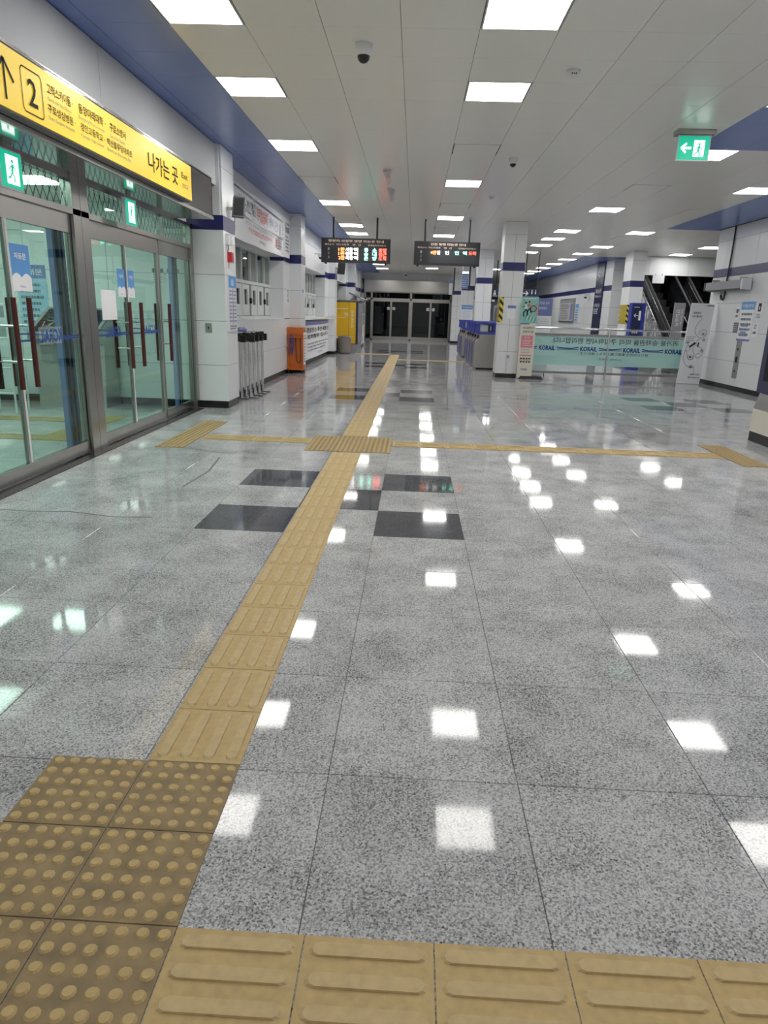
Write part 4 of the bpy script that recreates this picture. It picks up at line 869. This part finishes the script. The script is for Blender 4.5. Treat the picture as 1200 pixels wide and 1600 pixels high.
# poster stands
def stand(label, loc, draw):
    t = thing('poster_stand', label, 'poster stand', loc); draw(t); return t
def st1(t):
    f = FF(16.6); mb = MB(); mb.prism(W, [(2.5, 16.56), (3.08, 16.56), (3.0, 16.9), (2.66, 16.9)], 0, .07, 'black', .85); mb.build('base', t)
    MB().cyl((2.66, 16.66, .06), (2.66, 16.66, 1.82), .012, 'steel', 8).build('pole', t)
    low = B(t, 'sheet', f, 2.46, 2.81, .03, 1.25, 0, .006, 'cream', 'cream lower poster'); b = MB()
    b.text(f, '에스컬레이터', 2.52, 2.77, 1.14, 1.2, 'ink_soft', .009, .02); b.text(f, '안전하게 이용', 2.52, 2.77, 1.05, 1.11, 'ink_soft', .009, .02); b.box(f, 2.50, 2.77, .72, 1.0, .006, .008, 'pink'); b.text(f, '주의사항', 2.57, 2.7, .93, .97, 'paper', .011, .01); b.lines(f, 2.53, 2.75, .75, .91, 4, 'paper', .01, .3)
    b.lines(f, 2.52, 2.76, .6, .69, 3, 'ink_soft', .01, .3); b.box(f, 2.50, 2.76, .53, .56, .006, .008, 'pink')
    for i in range(4): b.box(f, 2.51+.065*i, 2.555+.065*i, .38, .49, .006, .009, 'ink'); b.box(f, 2.52+.065*i, 2.545+.065*i, .41, .46, .009, .010, 'cream')
    b.text(f, 'KORAIL', 2.55, 2.7, .2, .245, 'inkblue', .009, .02); b.build('print', low)
    up = B(t, 'sheet', f, 2.45, 2.83, 1.27, 1.86, .008, .014, 'teal', 'teal upper poster with running figures'); b = MB(); n = .018
    b.lines(f, 2.5, 2.78, 1.8, 1.84, 1, 'paper', n)
    for (u, v, c) in ((2.54, 1.66, 'pink'), (2.62, 1.68, 'pink')):
        b.disc(f, u, v+.05, .022, n, c, 10); b.disc(f, u, v+.07, .02, n+.001, 'ink', 10, 1.1); b.curve(f, [(u, v+.03), (u+.02, v-.07)], .05, c if u > 2.6 else 'paper', n); b.curve(f, [(u+.02, v-.07), (u-.04, v-.16), (u-.03, v-.24)], .026, 'ink', n); b.curve(f, [(u+.02, v-.07), (u+.06, v-.18)], .024, 'ink', n); b.curve(f, [(u, v), (u-.07, v-.03)], .014, 'ink', n)
    b.ring(f, 2.72, 1.6, .058, .075, n+.002, 'ink'); b.curve(f, [(2.67, 1.65), (2.77, 1.54)], .012, 'inkred', n+.003); b.curve(f, [(2.79, 1.72), (2.8, 1.45)], .03, 'pink', n)
    for i in range(7): b.curve(f, [(2.58+.035*i, 1.46-.01*i), (2.55+.035*i, 1.36-.01*i)], .01, 'paper' if i % 2 else 'ink', n)
    b.build('print', up)
stand('slim poster stand with teal and cream panels by the nearest right pillar', (2.7, 16.7, 0), st1)
def st2(t):
    f = FF(17.6); s = B(t, 'sheet', f, 2.8, 3.34, .12, 1.86, 0, .006, 'paper'); b = MB(); b.box(f, 2.8, 3.34, 1.45, 1.86, .006, .008, 'periwinkle'); b.text(f, '안전한 승차', 3.02, 3.26, 1.72, 1.78, 'paper', .012, .01); b.text(f, '함께해요', 3.02, 3.22, 1.6, 1.66, 'paper', .012, .01); b.lines(f, 2.95, 3.3, 1.2, 1.4, 4, 'print_w', .01, .3); b.build('print', s)
    mb = MB().cyl((2.85, 17.66, 0), (3.3, 17.66, 1.84), .01, 'black', 8).cyl((3.3, 17.66, 0), (2.85, 17.66, 1.84), .01, 'black', 8); mb.build('frame', t)
stand('blue and white banner stand partly hidden behind the teal poster stand', (3.05, 17.62, 0), st2)
# leaning banner
t = thing('leaning_board', 'tall white line drawing board leaning by the right wall', 'display board', (6.53, 16.75, 0))
fr = Frame((6.26, 16.74, .005), (1, .04, 0), (.07, .05, 1)); s = B(t, 'sheet', fr, 0, .54, 0, 1.84, -.03, 0, 'paper'); b = MB(); n = .004
b.text(fr, '그림책 속의', .06, .24, 1.60, 1.645, 'ink', n, .02); b.text(fr, '이야기를 담다', .06, .30, 1.52, 1.565, 'ink', n, .02); b.lines(fr, .36, .52, 1.775, 1.80, 1, 'ink', n, .8, 0); b.lines(fr, .03, .24, .98, 1.1, 3, 'ink_soft', n, .25)
path = [(.3, 1.5), (.22, 1.38), (.19, 1.25), (.22, 1.15), (.3, 1.08), (.4, 1.07), (.47, 1.13), (.46, 1.22), (.38, 1.25), (.3, 1.2), (.3, 1.13)]
def smooth(P, k=6):
    o = []
    for i in range(len(P)-1):
        p0, p1, p2, p3 = P[max(i-1, 0)], P[i], P[i+1], P[min(i+2, len(P)-1)]
        for j in range(k):
            s_ = j/k; o.append(tuple(.5*((2*p1[a])+(-p0[a]+p2[a])*s_+(2*p0[a]-5*p1[a]+4*p2[a]-p3[a])*s_*s_+(-p0[a]+3*p1[a]-3*p2[a]+p3[a])*s_**3) for a in (0, 1)))
    return o+[P[-1]]
for P_ in (path, [(.36, 1.05), (.28, .98), (.3, .88), (.42, .83), (.47, .74), (.42, .62), (.33, .62), (.34, .7), (.42, .7)], [(.2, .98), (.26, .9), (.22, .8), (.27, .7), (.28, .6), (.2, .55), (.14, .62), (.1, .72), (.06, .8), (.1, .9)], [(.06, .8), (.04, .6), (.12, .45), (.24, .38), (.34, .38), (.35, .22)], [(.1, .9), (.16, .8), (.08, .74)]): b.curve(fr, smooth(P_), .007, 'ink', n)
for (u, v, r_) in ((.4, 1.15, .045), (.44, 1.02, .03), (.08, .95, .04), (.44, .77, .035), (.2, .62, .06), (.26, .4, .04)): b.ring(fr, u, v, r_-.006, r_, n, 'ink', 16, 1.2); b.disc(fr, u, v, r_*.45, n, 'ink_soft', 10, 1.3)
b.curve(fr, [(.14, .85), (.26, .95)], .045, 'ink', n); b.disc(fr, .33, .94, .02, n, 'ink', 8); b.curve(fr, [(.33, .92), (.33, .86)], .03, 'ink', n)
b.text(fr, '그림책에서 만난', .26, .5, .2, .24, 'ink', n, .02); b.text(fr, '평온과 일러스트', .24, .5, .13, .17, 'ink', n, .02); b.build('print', s)
MB().cyl(fr.p(.27, .6, -.03), (6.55, 16.93, 0), .012, 'steel', 8).build('prop', t)

# ------------------------------------------------------------------ glass railing
t = thing('railing', 'steel railing with teal lettered glass panel between pillar and leaning board', 'railing', (4.65, 17.0, 0)); RL = FF(17.0)
MB().cyl((2.55, 17.0, 1.18), (6.95, 17.0, 1.18), .025, 'chrome', 14).build('handrail', t)
for x in (2.62, 4.63, 6.85): MB().cyl((x, 17.0, 0), (x, 17.0, 1.17), .024, 'chrome', 12).cyl((x, 17.0, 0), (x, 17.0, .015), .06, 'chrome', 14).build('post', t)
for z in (1.035, .15): MB().box(RL, 2.62, 6.85, z-.025, z+.025, -.02, .02, 'steel').build('rail', t)
for a, c in ((2.65, 4.60), (4.66, 6.82)): B(t, 'glass_panel', RL, a, c, .175, 1.01, -.008, 0, 'glass_clear')
ba = B(t, 'film', RL, 2.9, 6.82, .33, 1.008, -.014, -.010, 'film', 'teal translucent film'); b = MB()
b.text(RL, '귀가용 승차권을 미리 구입하시면 편리합니다.', 3.28, 6.28, .84, .97, 'ink_soft', .003, .015, mirror=True)
words = [(3.0, 3.38), (3.98, 4.38), (5.0, 5.40), (5.98, 6.4)]
for w0, w1 in words: b.text(RL, 'KORAIL', w0, w1, .665, .775, 'inkblue', .004, .03)
for a, c in ((2.68, 2.95), (3.42, 3.94), (4.42, 4.96), (5.44, 5.94)):
    b.curve(RL, [(a, .75), (a+(c-a)*.3, .725), (c-(c-a)*.3, .725), (c, .75)], .02, 'inkblue', .004); b.curve(RL, [(a, .70), (c, .70)], .014, 'inkblue', .004)
b.text(RL, '帰りの切符を事前に購入すると便利です。', 3.95, 5.6, .58, .65, 'ink_soft', .003, 0, mirror=True); b.text(RL, 'KORAIL 구일역', 4.45, 4.98, .47, .51, 'ink_soft', .003, 0, mirror=True); b.build('lettering', t)

# ------------------------------------------------------------------ long right wall fixtures
LW = RF(6.936)
t = thing('station_map', 'grey framed station map on the long right wall', 'map', (6.9, 32.8, 1.75)); fr = B(t, 'frame', LW, -34.35, -31.35, 1.25, 2.27, 0, .06, 'steel_dull'); B(t, 'head', LW, -34.3, -31.4, 2.1, 2.24, .06, .065, 'grey'); s = B(t, 'sheet', LW, -34.25, -31.45, 1.3, 2.08, .06, .063, 'print_w'); b = MB(); b.lines(LW, -34.1, -32.2, 1.35, 2.04, 9, 'ink_soft', .066, .5); b.box(LW, -32.0, -31.6, 1.35, 2.04, .063, .066, 'periwinkle'); b.build('print', s)
t = thing('notice', 'light blue poster beside the framed map on the long wall', 'notice', (6.9, 30.95, 1.6)); poster(t, 'sheet', LW, -31.28, -30.7, 1.24, 2.02, 'paleblue', True, .2, 5, 0, 'skyblue')
t = thing('wayfinding_panel', 'tall navy wayfinding panel near the end of the long right wall', 'sign', (6.9, 27.5, 1.7)); s = B(t, 'panel', LW, -28.05, -26.95, .1, CZ-.02, 0, .04, 'navy'); b = MB()
fr = RF(6.896); b.curve(fr, [(-27.3, 3.28), (-27.85, 3.05)], .05, 'paper'); b.curve(fr, [(-27.55, 3.3), (-27.85, 3.05), (-27.5, 2.95)], .05, 'paper'); b.text(fr, '타는곳', -27.9, -27.15, 2.36, 2.52, 'paper', .004, .02); b.text(fr, 'Platform', -27.95, -27.1, 2.22, 2.3, 'paper', .004); b.text(fr, '나가는 곳', -27.9, -27.15, 1.86, 2.0, 'paper', .004, .02); b.lines(fr, -27.9, -27.2, 1.6, 1.82, 3, 'paper', .004); b.build('print', s)
t = thing('hazard_strip', 'yellow and black striped corner guard on the pillar before the escalators', 'corner guard', (6.65, 22.9, 1.6)); MB().box(RF(6.646), -23.5, -22.74, 1.3, 1.88, 0, .012, 'stripes').box(FF(22.736), 6.634, 6.73, 1.3, 1.88, 0, .012, 'stripes').build('strip', t)
t = thing('information_totem', 'royal blue totem sign with white left arrow before the escalators', 'sign', (6.5, 21, 0)); fr = FF(20.9); B(t, 'body', fr, 6.25, 6.64, .0, 1.9, -.3, 0, 'royal'); s = B(t, 'face', fr, 6.28, 6.54, .1, 1.85, 0, .006, 'navy'); b = MB(); b.curve(fr, [(6.33, 1.55), (6.45, 1.55)], .02, 'paper', .009); b.curve(fr, [(6.38, 1.6), (6.33, 1.55), (6.38, 1.5)], .02, 'paper', .009); b.box(fr, 6.46, 6.52, 1.42, 1.68, .006, .009, 'paper'); b.lines(fr, 6.31, 6.5, 1.76, 1.8, 1, 'paper', .009); b.text(fr, '화장실', 6.31, 6.49, 1.05, 1.12, 'paper', .009, .02); b.build('print', s)
t = thing('entry_sign', 'translucent grey sign post with pale lettering before the escalators', 'sign', (7.35, 20.2, 0)); fr = FF(20.2); s = B(t, 'panel', fr, 7.2, 7.5, .3, 1.92, -.04, 0, 'grey'); b = MB(); b.text(fr, '진입금지', 7.27, 7.37, 1.3, 1.75, 'paper', .004, .01, vert=True); b.text(fr, 'NO ENTRY', 7.4, 7.45, 1.3, 1.75, 'paper', .004, 0, vert=True); b.build('print', s); B(t, 'base', fr, 7.15, 7.55, 0, .3, -.2, .1, 'steel')
t = thing('hanging_sign', 'small blank white sign hanging under the escalator header', 'sign', (8.05, 24.4, 2.8)); B(t, 'plate', FF(24.3), 7.82, 8.2, 2.62, 2.87, -.02, 0, 'white'); MB().cyl((7.9, 24.31, 2.87), (7.9, 24.31, 2.92), .01, 'steel', 6).cyl((8.12, 24.31, 2.87), (8.12, 24.31, 2.92), .01, 'steel', 6).build('hooks', t)

# escalators rising away from the camera
def escalator(label, x0, x1):
    t = thing('escalator', label, 'escalator', ((x0+x1)/2, 21.0, 0)); s = math.tan(math.radians(30)); Y0, Y1 = 20.6, 29.0; Z = lambda y: max(0, (y-21.4))*s
    SF_ = Frame((0, 0, 0), (0, 1, 0))
    def prof(a, b2, zt, zb): return [(a, Z(a)+zb), (21.4, zb), (b2, Z(b2)+zb), (b2, Z(b2)+zt), (21.4, zt), (a, Z(a)+zt)]
    MB().prism(Frame((x0, 0, 0), (0, 1, 0)), [(21.2, 0), (22.0, 0), (Y1, Z(Y1)-.4), (Y1, Z(Y1)+.55), (21.4, .55), (21.2, .4)], 0, .12, 'clad').build('cladding', t, 'shiny silver side cladding')
    for xx in (x0+.1, x1-.16): MB().prism(Frame((xx, 0, 0), (0, 1, 0)), prof(20.8, Y1, 1.0, .35), 0, .05, 'shaft').build('balustrade', t)
    for xx in (x0+.125, x1-.135): MB().tube([(xx, 20.7, .75), (xx, 20.65, .9), (xx, 20.8, 1.03), (xx, 21.4, 1.04), (xx, Y1, Z(Y1)+1.04)], .04, 'rubber', 8).build('handrail', t)
    for xx in (x0+.06, x0+.2, x1-.2): MB().tube([(xx, 20.9, .58), (xx, 21.4, .6), (xx, Y1, Z(Y1)+.6)], .02, 'chrome', 6).build('trim', t)
    for xx in (x0+.07, ): MB().tube([(xx, 20.9, .98), (xx, 21.4, .985), (xx, Y1, Z(Y1)+.985)], .012, 'chrome', 6).build('trim', t)
    st = MB()
    for i in range(20): y = 21.3+.4*i; st.box(W, x0+.2, x1-.2, y, y+.4, Z(y)-.1, Z(y)+.1 if i else .02, 'rubber')
    st.build('steps', t)['kind'] = 'stuff'; B(t, 'comb_plate', W, x0+.15, x1-.15, 20.6, 21.3, 0, .02, 'steel')
    MB().prism(Frame((x1-.12, 0, 0), (0, 1, 0)), [(21.2, 0), (22.0, 0), (Y1, Z(Y1)-.4), (Y1, Z(Y1)+.55), (21.4, .55), (21.2, .4)], 0, .12, 'shaft').build('cladding', t)
escalator('left dark escalator rising beyond the glass railing', 7.55, 8.78)
escalator('right dark escalator rising beside the right wall', 8.95, 10.15)
b = MB().box(W, 10.2, 10.35, 24.8, 30, 0, 8, 'shaft').box(W, 7.3, 10.4, 29.5, 29.7, 0, 8, 'shaft').box(W, 7.2, 7.4, 26.1, 29.6, 3.5, 8, 'shaft').box(W, 7.2, 10.4, 24.8, 29.7, 7.6, 7.7, 'shaft'); struct('wall_shaft', b)

# ------------------------------------------------------------------ near right wall fixtures (plane x=7)
RW = RF(6.986)
def yy(y): return -(y*.972)
t = thing('heater', 'long dark radiant heater bracketed high on the right wall', 'heater', (6.85, 16.2, 2.2))
fr = RF(6.86); b = MB(); b.prism(Frame((6.86, -0, 0), (0, -1, 0)), [(-17.2, 2.13), (-15.35, 2.13), (-15.35, 2.30), (-17.2, 2.30)], -.08, .08, 'grey'); b.build('body', t); B(t, 'grille', fr, -17.15, -15.45, 2.10, 2.13, -.06, .06, 'black'); B(t, 'end_cap', fr, -15.35, -15.28, 2.1, 2.33, -.09, .1, 'white'); B(t, 'end_cap', fr, -17.27, -17.2, 2.12, 2.31, -.09, .09, 'black'); 
for u in (-17.0, -15.6): B(t, 'bracket', RW, u, u+.05, 2.25, 2.36, 0, .15, 'steel')
MB().tube([(6.96, 16.52, 2.34), (6.96, 16.52, 2.1), (6.95, 16.50, 1.98), (6.95, 16.56, 1.92), (6.95, 16.66, 1.94), (6.95, 16.7, 2.02)], .02, 'rubber', 8).build('cable_loop', t)
B(t, 'switch_box', RW, -16.86, -16.7, 1.95, 2.1, 0, .05, 'white')
t = thing('conduit', 'thin dark conduit running down the right wall to the heater', 'conduit', (6.97, 16.5, 2.9)); MB().tube([(6.965, 16.5, CZ-.005), (6.965, 16.5, 2.9), (6.96, 16.52, 2.34)], .018, 'black', 8).build('pipe', t)
t = thing('notice', 'large blue headed notice on the right wall', 'notice', (6.98, 15.3, 1.5)); poster(t, 'sheet', RW, -15.62, -15.02, 1.06, 1.86, 'paper', True, .2, 5, 0, 'skyblue', title='이용안내'); b = MB().box(RW, -15.62, -15.02, 1.06, 1.10, .008, .009, 'periwinkle').lines(RW, -15.5, -15.14, 1.14, 1.4, 4, 'periwinkle', .0095, .5); b.build('print', t)
t = thing('notice', 'small warning label left of the blue headed notice', 'notice', (6.98, 15.75, 1.65)); poster(t, 'sheet', RW, -15.86, -15.68, 1.48, 1.76, 'paper', False, 0, 2, 0); MB().add([RW.p(-15.82, 1.63, .01), RW.p(-15.72, 1.63, .01), RW.p(-15.77, 1.73, .01)], [(0, 1, 2)], 'ink_soft').build('print', t)
t = thing('notice', 'dark gridded sticker below the small warning label', 'notice', (6.98, 15.7, 1.3)); B(t, 'sheet', RW, -15.86, -15.64, 1.22, 1.43, 0, .004, 'ink_soft'); MB().lines(RW, -15.84, -15.66, 1.24, 1.41, 4, 'print_w', .006, .5, 0).build('print', t)
t = thing('notice', 'white label with black pictogram right of the blue headed notice', 'notice', (6.98, 14.8, 1.7)); poster(t, 'sheet', RW, -14.94, -14.66, 1.5, 1.84, 'paper', False, 0, 0, 0); b = MB(); b.box(RW, -14.86, -14.74, 1.66, 1.82, .008, .009, 'ink'); b.box(RW, -14.82, -14.78, 1.69, 1.76, .009, .010, 'paper'); b.lines(RW, -14.9, -14.7, 1.52, 1.62, 3, 'ink_soft', .0095); b.build('print', t)
t = thing('notice', 'small card with round mark below the pictogram label', 'notice', (6.98, 14.9, 1.3)); poster(t, 'sheet', RW, -14.98, -14.72, 1.16, 1.44, 'paper', False, 0, 0, 0); MB().ring(RW, -14.85, 1.36, .03, .045, .009, 'ink').box(RW, -14.92, -14.78, 1.22, 1.26, .008, .009, 'ink_soft').build('print', t)
t = thing('call_panel', 'vertical steel lift call panel on the right wall', 'call panel', (6.98, 15.35, .65)); s = B(t, 'plate', RW, -15.55, -15.33, .27, 1.06, 0, .012, 'steel_dull'); MB().box(RW, -15.48, -15.40, .6, .72, .012, .018, 'ink').box(RW, -15.46, -15.42, .86, .9, .012, .02, 'black').box(RW, -15.46, -15.42, .4, .44, .012, .02, 'black').build('buttons', s)
# ticket machine at the right edge
t = thing('ticket_machine', 'navy and steel ticket machine cut by the right edge of the photo', 'ticket machine', (4.7, 8.2, 0))
TF = RF(4.26)
B(t, 'plinth', TF, -8.74, -6.4, 0, .12, -.85, 0, 'plinth'); B(t, 'base', TF, -8.75, -6.4, .12, .40, -.86, .0, 'cream'); MB().prism(Frame((0, 6.4, 0), (1, 0, 0)), [(4.26, .40), (5.12, .40), (5.12, .60), (4.31, .60)], -2.35, 0, 'steel').build('steel_band', t)
B(t, 'cabinet', TF, -8.75, -6.4, .60, 1.9, -.86, -.0, 'navy'); B(t, 'front', TF, -8.6, -6.5, .75, 1.5, 0, .02, 'ink'); B(t, 'screen', TF, -8.2, -7.5, 1.1, 1.45, .02, .03, 'screen')

for o in list(bpy.data.objects):
    if '_o' in o: del o['_o']
